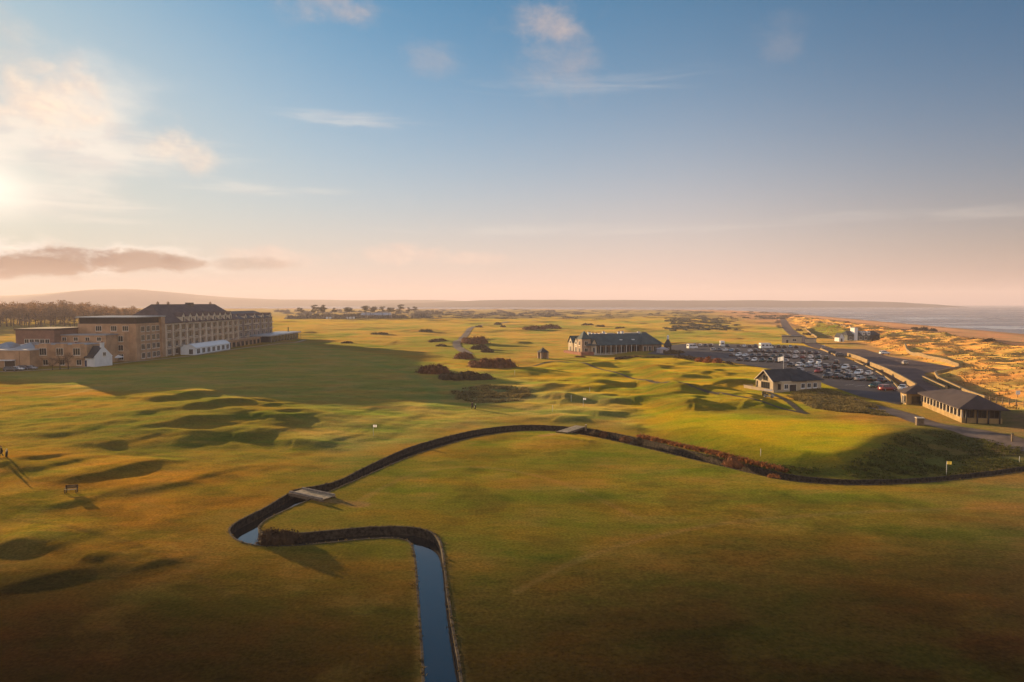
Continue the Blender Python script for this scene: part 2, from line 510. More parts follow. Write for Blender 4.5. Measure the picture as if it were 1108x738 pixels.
def mat(name, color, rough=0.8, var=0.25, scale=1.5, bump=0.0, bscale=12.0, metallic=0.0, spec=0.3, coords='Object', var_color=None, sheen=0.0, transl=0.0):
    if name in MATS:
        return MATS[name]
    m = bpy.data.materials.new(name)
    m.use_nodes = True
    t = m.node_tree
    k = NT(t)
    b = t.nodes['Principled BSDF']
    tc = k.new('ShaderNodeTexCoord')
    v = tc.outputs['Object'] if coords == 'Object' else k.new('ShaderNodeNewGeometry').outputs['Position']
    n = k.noise(v, scale, 5, 0.6)
    c2 = var_color or tuple(c * (1 - var) for c in color)
    c1 = color if var_color else tuple(min(1, c * (1 + var)) for c in color)
    c = k.mix(k.smooth(n, 0.3, 0.7), c2, c1)
    n2 = k.noise(v, scale * 9, 3, 0.6)
    c = k.mix(k.m('MULTIPLY', k.smooth(n2, 0.4, 0.75), var * 0.5), c, tuple(x * 0.55 for x in color))
    t.links.new(c, b.inputs['Base Color'])
    b.inputs['Roughness'].default_value = rough
    b.inputs['Metallic'].default_value = metallic
    b.inputs['Specular IOR Level'].default_value = spec
    if sheen:
        b.inputs['Sheen Weight'].default_value = sheen
        b.inputs['Sheen Roughness'].default_value = 0.5
        t.links.new(c, b.inputs['Sheen Tint'])
    if bump:
        bn = k.new('ShaderNodeBump')
        bn.inputs['Strength'].default_value = bump
        bn.inputs['Distance'].default_value = 0.1
        t.links.new(k.noise(v, bscale, 4, 0.6), bn.inputs['Height'])
        t.links.new(bn.outputs[0], b.inputs['Normal'])
    if transl:
        tr = k.new('ShaderNodeBsdfTranslucent')
        t.links.new(c, tr.inputs[0])
        mx = k.new('ShaderNodeMixShader')
        mx.inputs[0].default_value = transl
        t.links.new(b.outputs[0], mx.inputs[1])
        t.links.new(tr.outputs[0], mx.inputs[2])
        t.links.new(mx.outputs[0], t.nodes['Material Output'].inputs[0])
    MATS[name] = m
    return m


def ground_material():
    m = bpy.data.materials.new('turf')
    m.use_nodes = True
    t = m.node_tree
    k = NT(t)
    b = t.nodes['Principled BSDF']
    at = k.new('ShaderNodeAttribute', attribute_name='turf')
    rough_at = at.outputs['Alpha']
    pos = k.new('ShaderNodeNewGeometry').outputs['Position']
    mp = k.new('ShaderNodeMapping')
    t.links.new(pos, mp.inputs[0])
    mp.inputs['Rotation'].default_value = (0, 0, 0.5)
    mp.inputs['Scale'].default_value = (0.6, 1.3, 1.0)
    v = mp.outputs[0]
    c = at.outputs['Color']
    n1 = k.noise(v, 0.075, 7, 0.66)
    n2 = k.noise(v, 0.55, 5, 0.62)
    n3 = k.noise(pos, 3.2, 4, 0.6)
    c = k.mix(k.m('MULTIPLY', k.smooth(n1, 0.47, 0.62), 0.9), c, k.mix(1.0, c, (1.28, 0.98, 0.95), 'MULTIPLY'))
    c = k.mix(k.m('MULTIPLY', k.smooth(n1, 0.50, 0.36), 0.9), c, k.mix(1.0, c, (0.66, 0.92, 0.75), 'MULTIPLY'))
    c = k.mix(k.m('MULTIPLY', k.smooth(n2, 0.5, 0.75), 0.7), c, k.mix(1.0, c, (1.35, 1.22, 1.25), 'MULTIPLY'))
    c = k.mix(k.m('MULTIPLY', k.smooth(n2, 0.5, 0.28), 0.7), c, k.mix(1.0, c, (0.62, 0.70, 0.70), 'MULTIPLY'))
    f = k.m('MULTIPLY', k.m('SUBTRACT', n3, 0.5), 1.7)
    hsv = k.new('ShaderNodeHueSaturation')
    t.links.new(c, hsv.inputs['Color'])
    t.links.new(k.m('ADD', f, 1.0), hsv.inputs['Value'])
    c = hsv.outputs[0]
    t.links.new(c, b.inputs['Base Color'])
    b.inputs['Roughness'].default_value = 0.9
    b.inputs['Specular IOR Level'].default_value = 0.0
    b.inputs['IOR'].default_value = 1.0
    b.inputs['Sheen Weight'].default_value = 0.45
    b.inputs['Sheen Roughness'].default_value = 0.35
    st = k.mix(1.0, c, (3.6, 3.4, 2.4), 'MULTIPLY')
    t.links.new(st, b.inputs['Sheen Tint'])
    bn = k.new('ShaderNodeBump')
    bn.inputs['Distance'].default_value = 0.12
    t.links.new(k.m('ADD', 0.05, k.m('MULTIPLY', rough_at, 0.75)), bn.inputs['Strength'])
    hh = k.m('ADD', k.noise(pos, 2.6, 7, 0.7), k.m('MULTIPLY', k.noise(pos, 0.35, 3, 0.5), 0.6))
    t.links.new(hh, bn.inputs['Height'])
    t.links.new(bn.outputs[0], b.inputs['Normal'])
    return m


TURF = ground_material()


# ------------------------------------------------------------------ mesh and object helpers
class MB:
    """collects faces with material indices and links them as one mesh object"""
    def __init__(self):
        self.v, self.f, self.mi, self.sm = [], [], [], []

    def face(self, pts, mi=0, smooth=False):
        i = len(self.v)
        self.v.extend([tuple(p) for p in pts])
        self.f.append(tuple(range(i, i + len(pts))))
        self.mi.append(mi); self.sm.append(smooth)

    def add(self, vs, fs, mi=0, smooth=False):
        i = len(self.v)
        self.v.extend([tuple(p) for p in vs])
        for f in fs:
            self.f.append(tuple(j + i for j in f))
            self.mi.append(mi); self.sm.append(smooth)

    def box(self, x0, x1, y0, y1, z0, z1, mi=0):
        vs = [(x, y, z) for z in (z0, z1) for (x, y) in ((x0, y0), (x1, y0), (x1, y1), (x0, y1))]
        self.add(vs, [(3, 2, 1, 0), (4, 5, 6, 7), (0, 1, 5, 4), (1, 2, 6, 5), (2, 3, 7, 6), (3, 0, 4, 7)], mi)

    def prism(self, poly, z0, z1, mi=0):
        n = len(poly)
        vs = [(x, y, z0) for x, y in poly] + [(x, y, z1) for x, y in poly]
        self.add(vs, [tuple(range(n - 1, -1, -1)), tuple(range(n, 2 * n))] + [(i, (i + 1) % n, n + (i + 1) % n, n + i) for i in range(n)], mi)

    def tube(self, p, q, r0, r1=None, seg=8, mi=0, smooth=True, caps=True):
        p, q = Vector(p), Vector(q)
        r1 = r0 if r1 is None else r1
        d = (q - p).normalized()
        a = d.orthogonal().normalized(); b = d.cross(a)
        vs = []
        for c, r in ((p, r0), (q, r1)):
            for i in range(seg):
                an = 2 * math.pi * i / seg
                vs.append(c + (a * math.cos(an) + b * math.sin(an)) * r)
        fs = [(i, (i + 1) % seg, seg + (i + 1) % seg, seg + i) for i in range(seg)]
        if caps:
            fs += [tuple(range(seg - 1, -1, -1)), tuple(range(seg, 2 * seg))]
        self.add(vs, fs, mi, smooth)

    def hip(self, x0, x1, y0, y1, z0, z1, hx=0.0, hy=0.0, mi=0, over=0.4, thick=0.18):
        """hipped or gabled roof; ridge along x, ends pulled in by hx on each side"""
        x0, x1, y0, y1 = x0 - over, x1 + over, y0 - over, y1 + over
        ym = (y0 + y1) / 2
        vs = [(x0, y0, z0), (x1, y0, z0), (x1, y1, z0), (x0, y1, z0), (x0 + hx, ym, z1), (x1 - hx, ym, z1)]
        lo = [(x, y, z - thick) for x, y, z in vs[:4]]
        self.add(vs + lo, [(0, 1, 5, 4), (1, 2, 5), (2, 3, 4, 5), (3, 0, 4), (9, 8, 7, 6), (6, 7, 1, 0), (7, 8, 2, 1), (8, 9, 3, 2), (9, 6, 0, 3)], mi)

    def mesh(self, name, mats):
        me = bpy.data.meshes.new(name)
        me.from_pydata(self.v, [], self.f)
        for m in mats:
            me.materials.append(m)
        me.polygons.foreach_set('material_index', self.mi)
        me.polygons.foreach_set('use_smooth', self.sm)
        me.update()
        return me

    def build(self, name, mats, parent=None, loc=None):
        if not isinstance(mats, (list, tuple)):
            mats = [mats]
        o = bpy.data.objects.new(name, self.mesh(name, mats))
        COL.objects.link(o)
        o.parent = parent
        if loc is not None:
            o.location = loc
        return o


def tag(o, label, cat, group=None):
    o['label'] = label
    o['category'] = cat
    if group:
        o['group'] = group
    return o


def thing(name, label, cat, loc=(0, 0, 0), rz=0.0, group=None):
    o = bpy.data.objects.new(name, None)
    COL.objects.link(o)
    o.location = loc
    o.rotation_euler = (0, 0, rz)
    return tag(o, label, cat, group)


def struct(o, kind='structure'):
    o['kind'] = kind
    return o


def put(name, me, parent, loc=(0, 0, 0), rz=0.0, scale=None):
    """link one more object that shares mesh data"""
    o = bpy.data.objects.new(name, me)
    COL.objects.link(o)
    o.parent = parent
    o.location = loc
    o.rotation_euler = (0, 0, rz)
    if scale:
        o.scale = scale
    return o


def copy_tree(o, parent=None, name=None):
    c = o.copy()
    COL.objects.link(c)
    c.parent = parent
    for ch in KIDS.get(o.name, []):
        copy_tree(ch, c)
    return c


KIDS = {}


def index_kids():
    KIDS.clear()
    for o in COL.objects:
        if o.parent is not None:
            KIDS.setdefault(o.parent.name, []).append(o)


ORD = ('first second third fourth fifth sixth seventh eighth ninth tenth eleventh twelfth thirteenth fourteenth fifteenth sixteenth seventeenth eighteenth nineteenth twentieth '
       'twenty-first twenty-second twenty-third twenty-fourth twenty-fifth twenty-sixth twenty-seventh twenty-eighth twenty-ninth thirtieth').split()


# ------------------------------------------------------------------ the ground
def region(X, Y, poly, soft):
    return 1 - sstep(sdf(X, Y, poly), -soft, soft)


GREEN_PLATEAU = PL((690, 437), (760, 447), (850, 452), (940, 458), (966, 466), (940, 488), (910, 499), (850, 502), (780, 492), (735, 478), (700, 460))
BANK_ROUGH = PL((745, 491), (800, 500), (870, 506), (918, 502), (950, 484), (968, 470), (1005, 464), (1060, 474), (1108, 486), (1300, 520), (1300, 480), (1180, 494), (1108, 505), (1040, 513), (960, 519), (880, 517), (820, 506), (770, 493))
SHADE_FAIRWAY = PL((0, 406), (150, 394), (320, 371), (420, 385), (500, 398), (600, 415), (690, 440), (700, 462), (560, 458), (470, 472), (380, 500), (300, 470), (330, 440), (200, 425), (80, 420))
NEAR_TRIANGLE = PL((372, 545), (420, 512), (500, 480), (560, 468), (640, 474), (760, 502), (880, 524), (1000, 524), (1108, 512), (1300, 490), (1300, 560), (1000, 590), (700, 610), (500, 640), (480, 580), (400, 566))
LEFT_BROWN = PL((-300, 470), (0, 480), (200, 505), (330, 520), (250, 575), (300, 595), (440, 590), (455, 720), (440, 800), (-300, 900))
FRONT_VIGNETTE = PL((-400, 610), (100, 640), (400, 680), (460, 700), (520, 690), (700, 640), (900, 620), (1500, 590), (1500, 1400), (-400, 1400))  # foreground where vignette darkening is painted into the turf colour
FRONT_VIGNETTE_MID = PL((-400, 570), (100, 600), (300, 612), (480, 612), (580, 600), (760, 570), (1108, 545), (1500, 530), (1500, 1400), (-400, 1400))  # wider zone for the first, weaker step of that painted darkening
FAR_STRAW = PL((-200, 372), (60, 368), (300, 372), (420, 382), (560, 395), (640, 384), (760, 372), (880, 370), (850, 349), (700, 347), (480, 349), (300, 352), (-300, 353))
FAR_SCRUB = [tuple(P0(*p)) for p in ((470, 346), (600, 345), (720, 345), (860, 342), (840, 334), (700, 332.5), (480, 333.5), (380, 337))]
LEFT_ROUGH = PL((125, 466), (180, 462), (225, 466), (235, 476), (190, 488), (140, 484), (112, 474))
GREY_ROUGH = PL((488, 424), (530, 418), (572, 421), (574, 433), (520, 436), (492, 430))
LODGE_ROUGH = PL((850, 428), (880, 419), (905, 424), (945, 438), (962, 450), (920, 447), (880, 442))
LAWN = PL((874, 356), (887, 352.5), (898, 354.5), (922, 362), (886, 364))
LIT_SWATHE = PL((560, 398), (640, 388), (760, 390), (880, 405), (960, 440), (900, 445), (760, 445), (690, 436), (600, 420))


def turf(X, Y):
    X = np.asarray(X, float); Y = np.asarray(Y, float)
    n1, n2, n3 = fbm(X, Y, 60, 4, 50), fbm(X, Y, 14, 4, 60), fbm(X, Y, 5, 3, 70)
    base = np.empty(np.shape(X) + (4,))
    C = lambda *c: np.array(c)
    base[..., :3] = C(.108, .090, .018)
    base[..., 3] = 0.35

    def lay(w, c, a=None):
        w = np.clip(w, 0, 1)
        base[..., :3] = base[..., :3] * (1 - w[..., None]) + np.asarray(c) * w[..., None]
        if a is not None:
            base[..., 3] = base[..., 3] * (1 - w) + a * w
    lay(sstep(n1, -.1, .5) * .6, (.115, .078, .020))
    lay(region(X, Y, FAR_STRAW, 25), (.112, .088, .029), .5)
    lay(region(X, Y, FAR_STRAW, 25) * sstep(fbm(X * 0.5, Y * 0.25, 40, 3, 77), -.05, .45) * .85, (.070, .078, .022))
    lay(sstep(np.hypot(X, Y), 900, 1700), (.075, .065, .035), .5)
    lay(region(X, Y, FAR_SCRUB, 60) * sstep(fbm(X, Y * 0.4, 90, 4, 80), -.35, .15), (.045, .042, .028), .8)
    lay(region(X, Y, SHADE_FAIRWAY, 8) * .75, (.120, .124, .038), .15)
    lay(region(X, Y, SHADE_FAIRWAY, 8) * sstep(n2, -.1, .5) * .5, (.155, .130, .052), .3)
    lay(region(X, Y, NEAR_TRIANGLE, 5) * .8, (.100, .094, .014), .15)
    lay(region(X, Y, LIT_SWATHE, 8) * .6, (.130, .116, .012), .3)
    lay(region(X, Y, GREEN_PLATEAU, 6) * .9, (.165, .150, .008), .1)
    lay(region(X, Y, LEFT_BROWN, 7) * .75, (.150, .096, .014), .25)
    lay(region(X, Y, FRONT_VIGNETTE_MID, 9) * .5, (.062, .048, .012), .4)  # vignette painted into the turf: half-dark step
    lay(region(X, Y, FRONT_VIGNETTE, 16) * .97, (.022, .0140, .0052), .5)  # vignette painted into the turf: near-black foreground
    lay(region(X, Y, FRONT_VIGNETTE, 12) * sstep(n2, .0, .5) * .5, (.022, .018, .005), .5)
    for tp, tw, tc in (((355, 383), (400, 392), (440, 404), (466, 420), (470, 440)), 1.8, (.085, .115, .040)), (((120, 486), (150, 490), (185, 494), (230, 497)), .5, (.075, .055, .018)), \
            (((560, 640), (640, 600), (760, 570), (900, 556), (1108, 548)), .45, (.125, .095, .035)), (((60, 430), (130, 415), (220, 402), (330, 388)), .9, (.15, .13, .055)), \
            (((690, 560), (600, 520), (520, 505), (450, 512), (392, 540)), .5, (.14, .105, .035)), (((0, 560), (90, 575), (170, 600), (260, 650)), .45, (.075, .050, .014)):
        lay(sstep(seg_dist(X, Y, [tuple(q) for q in smooth_line(PL(*tp), 3)]) + .35 * n3 * tw, tw * 1.6, tw * .5) * .5, tc)
    n4 = fbm(X, Y, 9, 4, 95)
    lay((region(X, Y, NEAR_TRIANGLE, 5) + region(X, Y, FRONT_VIGNETTE, 10) + region(X, Y, LEFT_BROWN, 6)) * sstep(n4 + .5 * n1, .05, .55) * .38, (.045, .040, .010), .4)
    lay((region(X, Y, NEAR_TRIANGLE, 5) + region(X, Y, LEFT_BROWN, 6)) * sstep(-n4 + .4 * n2, .10, .6) * .35, (.150, .108, .030), .3)
    me_ = np.exp(-(((X - MOUND_C[0]) / 34) ** 2 + ((Y - MOUND_C[1]) / 26) ** 2) ** 1.4)
    lay(me_ * .75, (.090, .090, .020), .9)
    lay(region(X, Y, FRONT_VIGNETTE, 14) * sstep(X, 10, -30) * .9, (.019, .012, .0045), .5)  # painted vignette deepened towards the lower left
    lay(region(X, Y, BANK_ROUGH, 5) * .85, (.058, .070, .015), .7)
    lay(region(X, Y, LEFT_ROUGH, 3) * .8, (.120, .105, .022), 1.0)
    lay(region(X, Y, GREY_ROUGH, 3) * .8, (.120, .110, .06), 1.0)
    lay(region(X, Y, LODGE_ROUGH, 2) * .9, (.150, .115, .035), 1.0)
    dn = region(X, Y, DUNE_POLY, 3)
    lay(dn, (.37, .225, .080), .7)
    lay(dn * sstep(fbm(X, Y, 22, 3, 90) + .5 * n3, .15, .6) * .75, (.20, .125, .050), 1.0)
    lay(region(X, Y, LAWN, 2), (.11, .115, .022), .1)
    # small tracks worn along the land's edge, the sand and the wet sand
    d = -sdf(X, Y, LAND)
    dune_far = sstep(Y, 620, 800)
    lay(sstep(d, 205 + 60 * dune_far, 150) * sstep(d, -20, 0) * (1 - dn), (.085, .056, .050), .25)
    lay(sstep(d, 34, 10) * sstep(d, -40, 0), (.050, .034, .032), .1)
    lay(sstep(d, 0, -10), (.12, .10, .08), 0)
    # paler worn line along the burn's edges
    bd = burn_dist(X, Y)
    lay(sstep(bd, 0.9, 0.2) * .45, (.13, .095, .035), .5)
    for bp in (PL((352, 541), (372, 543.5), (392, 546)), PL((606, 469), (596, 471), (588, 472.5))):
        lay(sstep(seg_dist(X, Y, bp) + .5 * n3, 1.4, .5) * .7, (.15, .10, .05), .4)
    return base


def build_ground():
    a_in = np.arange(-50, 50.001, 0.13)
    a_out = np.concatenate([np.arange(52, 308, 3.0)])
    ang = np.radians(np.concatenate([a_in, a_out]))
    r = [2.0]
    while r[-1] < 8600:
        x = r[-1]
        r.append(x * (1.06 if x < 26 else 1.0058 if x < 520 else 1.0085 if x < 1500 else 1.03))
    r = np.array(r)
    A, RR = np.meshgrid(ang, r)
    X, Y = np.sin(A) * RR, np.cos(A) * RR
    na, nr = len(ang), len(r)
    # cut the burn out of the sheet and draw its rim onto the burn's edge
    bx0, bx1, by0, by1 = BURN_BOX
    near = (X > bx0 - 3) & (X < bx1 + 3) & (Y > by0 - 3) & (Y < by1 + 3)
    ins = np.zeros(X.shape, bool)
    ins[near] = inside(X[near], Y[near], BURN_POLY)
    i = np.arange(nr - 1)[:, None] * na
    j = np.arange(na)[None, :]
    j2 = (j + 1) % na
    F = np.stack([i + j, i + j2, i + na + j2, i + na + j], -1)           # (nr-1, na, 4)
    fin = ins.reshape(-1)[F]
    keep = ~fin.any(-1)
    vb = np.zeros(nr * na, bool)
    vb[F[~keep].reshape(-1)] = True
    vb &= ~ins.reshape(-1)
    kept = np.zeros(nr * na, bool)
    kept[F[keep].reshape(-1)] = True
    vb &= kept
    Xf, Yf = X.reshape(-1).copy(), Y.reshape(-1).copy()
    edge = [tuple(p) for p in BURN_A], [tuple(p) for p in BURN_B]
    bi = np.nonzero(vb)[0]
    da, ax, ay = seg_dist(Xf[bi], Yf[bi], edge[0], True)
    db, bx, by = seg_dist(Xf[bi], Yf[bi], edge[1], True)
    s = da < db
    Xf[bi], Yf[bi] = np.where(s, ax, bx), np.where(s, ay, by)
    Z = height(Xf, Yf)
    F = F[keep]
    # close the middle with a fan
    centre = len(Xf)
    Xf = np.append(Xf, 0.0); Yf = np.append(Yf, 0.0); Z = np.append(Z, Z[0])
    tri = np.stack([np.full(na, centre), (np.arange(na) + 1) % na, np.arange(na)], -1)
    F = F[:, ::-1]
    me = bpy.data.meshes.new('ground')
    nv = len(Xf)
    me.vertices.add(nv)
    me.vertices.foreach_set('co', np.stack([Xf, Yf, Z], -1).astype(np.float32).reshape(-1))
    loops = np.concatenate([F.reshape(-1), tri[:, ::-1].reshape(-1)])
    starts = np.concatenate([np.arange(len(F)) * 4, len(F) * 4 + np.arange(len(tri)) * 3])
    me.loops.add(len(loops))
    me.loops.foreach_set('vertex_index', loops.astype(np.int32))
    me.polygons.add(len(starts))
    me.polygons.foreach_set('loop_start', starts.astype(np.int32))
    me.polygons.foreach_set('use_smooth', np.ones(len(starts), bool))
    me.update(calc_edges=True)
    me.validate()
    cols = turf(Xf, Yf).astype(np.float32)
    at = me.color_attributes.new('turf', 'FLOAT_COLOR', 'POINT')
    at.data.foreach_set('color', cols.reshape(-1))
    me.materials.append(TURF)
    o = bpy.data.objects.new('ground', me)
    COL.objects.link(o)
    if me.polygons[len(me.polygons) // 2].normal.z < 0:
        me.flip_normals()
    return struct(o)


build_ground()


def water_material(name, color, rough, scale, strength):
    m = bpy.data.materials.new(name)
    m.use_nodes = True
    t = m.node_tree
    k = NT(t)
    b = t.nodes['Principled BSDF']
    b.inputs['Base Color'].default_value = (*color, 1)
    b.inputs['Roughness'].default_value = rough
    b.inputs['IOR'].default_value = 1.33
    b.inputs['Specular IOR Level'].default_value = 0.5
    pos = k.new('ShaderNodeNewGeometry').outputs['Position']
    bn = k.new('ShaderNodeBump')
    bn.inputs['Strength'].default_value = strength
    bn.inputs['Distance'].default_value = 0.1
    t.links.new(k.noise(pos, scale, 3, 0.5), bn.inputs['Height'])
    t.links.new(bn.outputs[0], b.inputs['Normal'])
    return m, k, b, pos


def build_burn():
    m, k, b, pos = water_material('burn_water', (.022, .022, .021), .03, 1.2, 0.05)
    b.inputs['IOR'].default_value = 1.65
    b.inputs['Specular IOR Level'].default_value = 0.5
    t3 = tessellate_polygon([[Vector((x, y, 0)) for x, y in BURN_POLY]])
    mb = MB()
    mb.v = [(x, y, WATER_Z) for x, y in BURN_POLY]
    for f in t3:
        a, c, d = (Vector(mb.v[i]) for i in f)
        f = f if (c - a).cross(d - a).z > 0 else f[::-1]
        mb.f.append(tuple(f)); mb.mi.append(0); mb.sm.append(False)
    struct(mb.build('burn_water', m))
    # bed under the water
    stone = mat('burn_stone', (.050, .038, .027), .95, .7, 2.6, .6, 5, coords='World')
    for line, sgn, lab in ((BURN_A, 1, 'dark stone wall along the outer far bank of the burn'), (BURN_B, -1, 'dark stone wall along the inner near bank of the burn')):
        d = np.gradient(line, axis=0)
        nrm = np.stack([-d[:, 1], d[:, 0]], 1)
        nrm /= np.linalg.norm(nrm, axis=1)[:, None]
        nrm *= sgn                                    # towards the land
        top = height(line[:, 0], line[:, 1]) + 0.045
        jit = RNG.normal(0, .012, len(line))
        prof = [(0.22, -0.25), (0.18, 0.0), (0.0, 0.0), (-0.02, -0.08), (0.02, -0.10), (0.03, -2.1)]
        mb = MB()
        n = len(line)
        rows = []
        for off, dz in prof:
            p = line + nrm * (off + jit[:, None] * (1 if off < .2 else 0))
            rows.append(np.column_stack([p, (top + dz + jit) if dz > -2 else np.full(n, -2.1)]))
        vs = np.concatenate(rows)
        fs = []
        for a in range(len(prof) - 1):
            for i in range(n - 1):
                q = (a * n + i, a * n + i + 1, (a + 1) * n + i + 1, (a + 1) * n + i)
                fs.append(q if sgn < 0 else q[::-1])
        mb.add(vs, fs)
        o = mb.build('stone_wall', stone)
        tag(o, lab, 'wall')


WATER_Z = -0.92
build_burn()


def build_sea():
    m, k, b, pos = water_material('sea_water', (.035, .060, .080), .12, 0.16, 1.0)
    t = m.node_tree
    for nd in t.nodes:
        if nd.type == 'BUMP':
            nd.inputs['Distance'].default_value = 1.2
    b.inputs['Specular IOR Level'].default_value = 0.10
    b.inputs['IOR'].default_value = 1.06
    # surf: white lines lying along the coast, broken up
    mp = k.new('ShaderNodeMapping')
    t.links.new(pos, mp.inputs[0])
    mp.inputs['Rotation'].default_value = (0, 0, math.radians(4))
    mp.inputs['Scale'].default_value = (0.0040, 0.0110, 1)
    n = k.noise(mp.outputs[0], 1.0, 5, 0.6, 0.8)
    mp2 = k.new('ShaderNodeMapping')
    t.links.new(pos, mp2.inputs[0])
    mp2.inputs['Scale'].default_value = (0.0012, 0.0022, 1)
    n2 = k.noise(mp2.outputs[0], 1.0, 2, 0.5)
    f = k.m('MULTIPLY', k.smooth(n, 0.55, 0.60), k.smooth(n2, 0.38, 0.52))
    t.links.new(k.mix(f, k.mix(k.smooth(n2, .3, .7), (.045, .085, .135), (.14, .18, .23)), (.80, .78, .76)), b.inputs['Base Color'])
    t.links.new(k.m('ADD', 0.14, k.m('MULTIPLY', f, 0.6)), b.inputs['Roughness'])
    pts = [tuple(p) for p in COAST]
    poly = [(p[0] - 40, p[1]) for p in pts] + [(-8000, 8000), (8500, 8500), (8500, -8500), (50, -8500)]
    poly = [(max(-8400, min(8500, x)), max(-8500, min(8500, y))) for x, y in poly]
    t3 = tessellate_polygon([[Vector((x, y, 0)) for x, y in poly]])
    mb = MB()
    mb.v = [(x, y, SEA_Z + 0.02) for x, y in poly]
    for q in t3:
        a, c, d = (Vector(mb.v[i]) for i in q)
        q = q if (c - a).cross(d - a).z > 0 else q[::-1]
        mb.f.append(tuple(q)); mb.mi.append(0); mb.sm.append(False)
    struct(mb.build('sea', m))


build_sea()


def drape_poly(name, poly, off, material, step=6.0):
    """a sheet over the ground inside a polygon"""
    bm = bmesh.new()
    x = [p[0] for p in poly]; y = [p[1] for p in poly]
    vs = [bm.verts.new((a, b, 0)) for a, b in poly]
    bm.faces.new(vs)
    for ax, lo, hi in ((0, min(x), max(x)), (1, min(y), max(y))):
        for c in np.arange(lo + step, hi, step):
            co = (c, 0, 0) if ax == 0 else (0, c, 0)
            no = (1, 0, 0) if ax == 0 else (0, 1, 0)
            bmesh.ops.bisect_plane(bm, geom=bm.verts[:] + bm.edges[:] + bm.faces[:], plane_co=co, plane_no=no)
    bm.verts.ensure_lookup_table()
    co = np.array([v.co[:] for v in bm.verts])
    z = height(co[:, 0], co[:, 1]) + off
    for v, q in zip(bm.verts, z):
        v.co.z = q
    bmesh.ops.recalc_face_normals(bm, faces=bm.faces[:])
    me = bpy.data.meshes.new(name)
    bm.to_mesh(me); bm.free()
    if me.polygons and sum(p.normal.z for p in me.polygons) < 0:
        me.flip_normals()
    me.materials.append(material)
    o = bpy.data.objects.new(name, me)
    COL.objects.link(o)
    return struct(o)


def ribbon(name, pts, width, off, material, step=2.0):
    line = smooth_line(pts, step)
    d = np.gradient(line, axis=0)
    nrm = np.stack([-d[:, 1], d[:, 0]], 1)
    nrm /= np.linalg.norm(nrm, axis=1)[:, None]
    w = width / 2 * (1 + RNG.normal(0, .05, len(line)))[:, None]
    cols = [line + nrm * w * s for s in (1, 0.33, -0.33, -1)]
    mb = MB()
    n = len(line)
    for c in cols:
        mb.v += [(a, b, q) for a, b, q in zip(c[:, 0], c[:, 1], height(c[:, 0], c[:, 1]) + off)]
    for a in range(3):
        for i in range(n - 1):
            mb.f.append((a * n + i, (a + 1) * n + i, (a + 1) * n + i + 1, a * n + i + 1)); mb.mi.append(0); mb.sm.append(True)
    return struct(mb.build(name, material))


asphalt = mat('asphalt', (.060, .054, .064), .9, .25, .12, .2, 3, coords='World')
tarmac = mat('rose_tarmac', (.105, .068, .066), .9, .3, .10, .2, 3, coords='World')
pathm = mat('path_gravel', (.150, .110, .090), .95, .3, .3, .2, 4, coords='World')
wornm = mat('worn_path', (.060, .046, .024), .95, .4, .5, .3, 4, coords='World')
pale_path = mat('pale_paving', (.30, .25, .21), .9, .2, .5, .2, 4, coords='World')
line_white = mat('line_paint', (.75, .73, .70), .7, .1, 2, coords='World')
drape_poly('car_park', CARPARK, 0.05, asphalt)
drape_poly('forecourt', COAST_ROAD_POLY, 0.046, tarmac)
ribbon('road', ROAD_PTS, 8.5, 0.060, tarmac, 5)
ribbon('drive', DRIVE_PTS, 4.4, 0.055, pathm)
ribbon('path', PATH_PTS, 1.5, 0.035, wornm, 1.2)
ribbon('hotel_path', HOTEL_PATH_PTS, 2.2, 0.09, pale_path)
ribbon('lodge_path', LODGE_PATH_PTS, 1.4, 0.05, wornm)
ribbon('links_track', TRACK_PTS, 5.0, 0.10, mat('track_sand', (.16, .12, .10), .95, .3, .2, .1, 3, coords='World'), 5)


# ------------------------------------------------------------------ far hills across the water
def hill_range(sil, D, z_floor, depth, seed, rough_h):
    """a ridge whose skyline passes through the given pixels at depth D, with a real back and front slope"""
    xs = np.array([s[0] for s in sil], float); ys = np.array([s[1] for s in sil], float)
    px = np.linspace(xs[0], xs[-1], 160)
    py = np.interp(px, xs, ys)
    mb = MB()
    rows = 15
    for r in range(rows):
        t = r / (rows - 1) * 2 - 1                      # -1 near, 1 far
        Y = D + t * depth
        prof = math.cos(t * math.pi / 2) ** 1.3
        for i, (a, b) in enumerate(zip(px, py)):
            X = (a - CX) / F_PX * D * 1.0
            top = (HORIZON - b) / F_PX * D + CAM_H - z_floor
            n = float(fbm(np.array([X]), np.array([Y]), 700, 4, seed)[0]) * rough_h * prof
            mb.v.append((X, Y, z_floor + max(0, top) * prof + n - (4 if abs(t) == 1 else 0)))
    n = len(px)
    for r in range(rows - 1):
        for i in range(n - 1):
            mb.f.append((r * n + i, r * n + i + 1, (r + 1) * n + i + 1, (r + 1) * n + i)); mb.mi.append(0); mb.sm.append(True)
    return mb


hillm = mat('hill_heath', (.060, .055, .035), .95, .4, .004, coords='World')
struct(hill_range([(-620, 322), (-300, 316), (-100, 319), (0, 320), (40, 319), (85, 316), (120, 313), (150, 313.5), (185, 316), (220, 319.5), (260, 322.5), (310, 324), (380, 325), (470, 325.2), (540, 326), (640, 327)], 6800, 0, 1500, 3, 8).build('hills', hillm))
struct(hill_range([(420, 329), (520, 325.0), (600, 324.4), (700, 324.8), (820, 325.2), (900, 325.6), (955, 326.4), (985, 328.6)], 5000, -2.6, 700, 8, 4).build('hills', hillm))


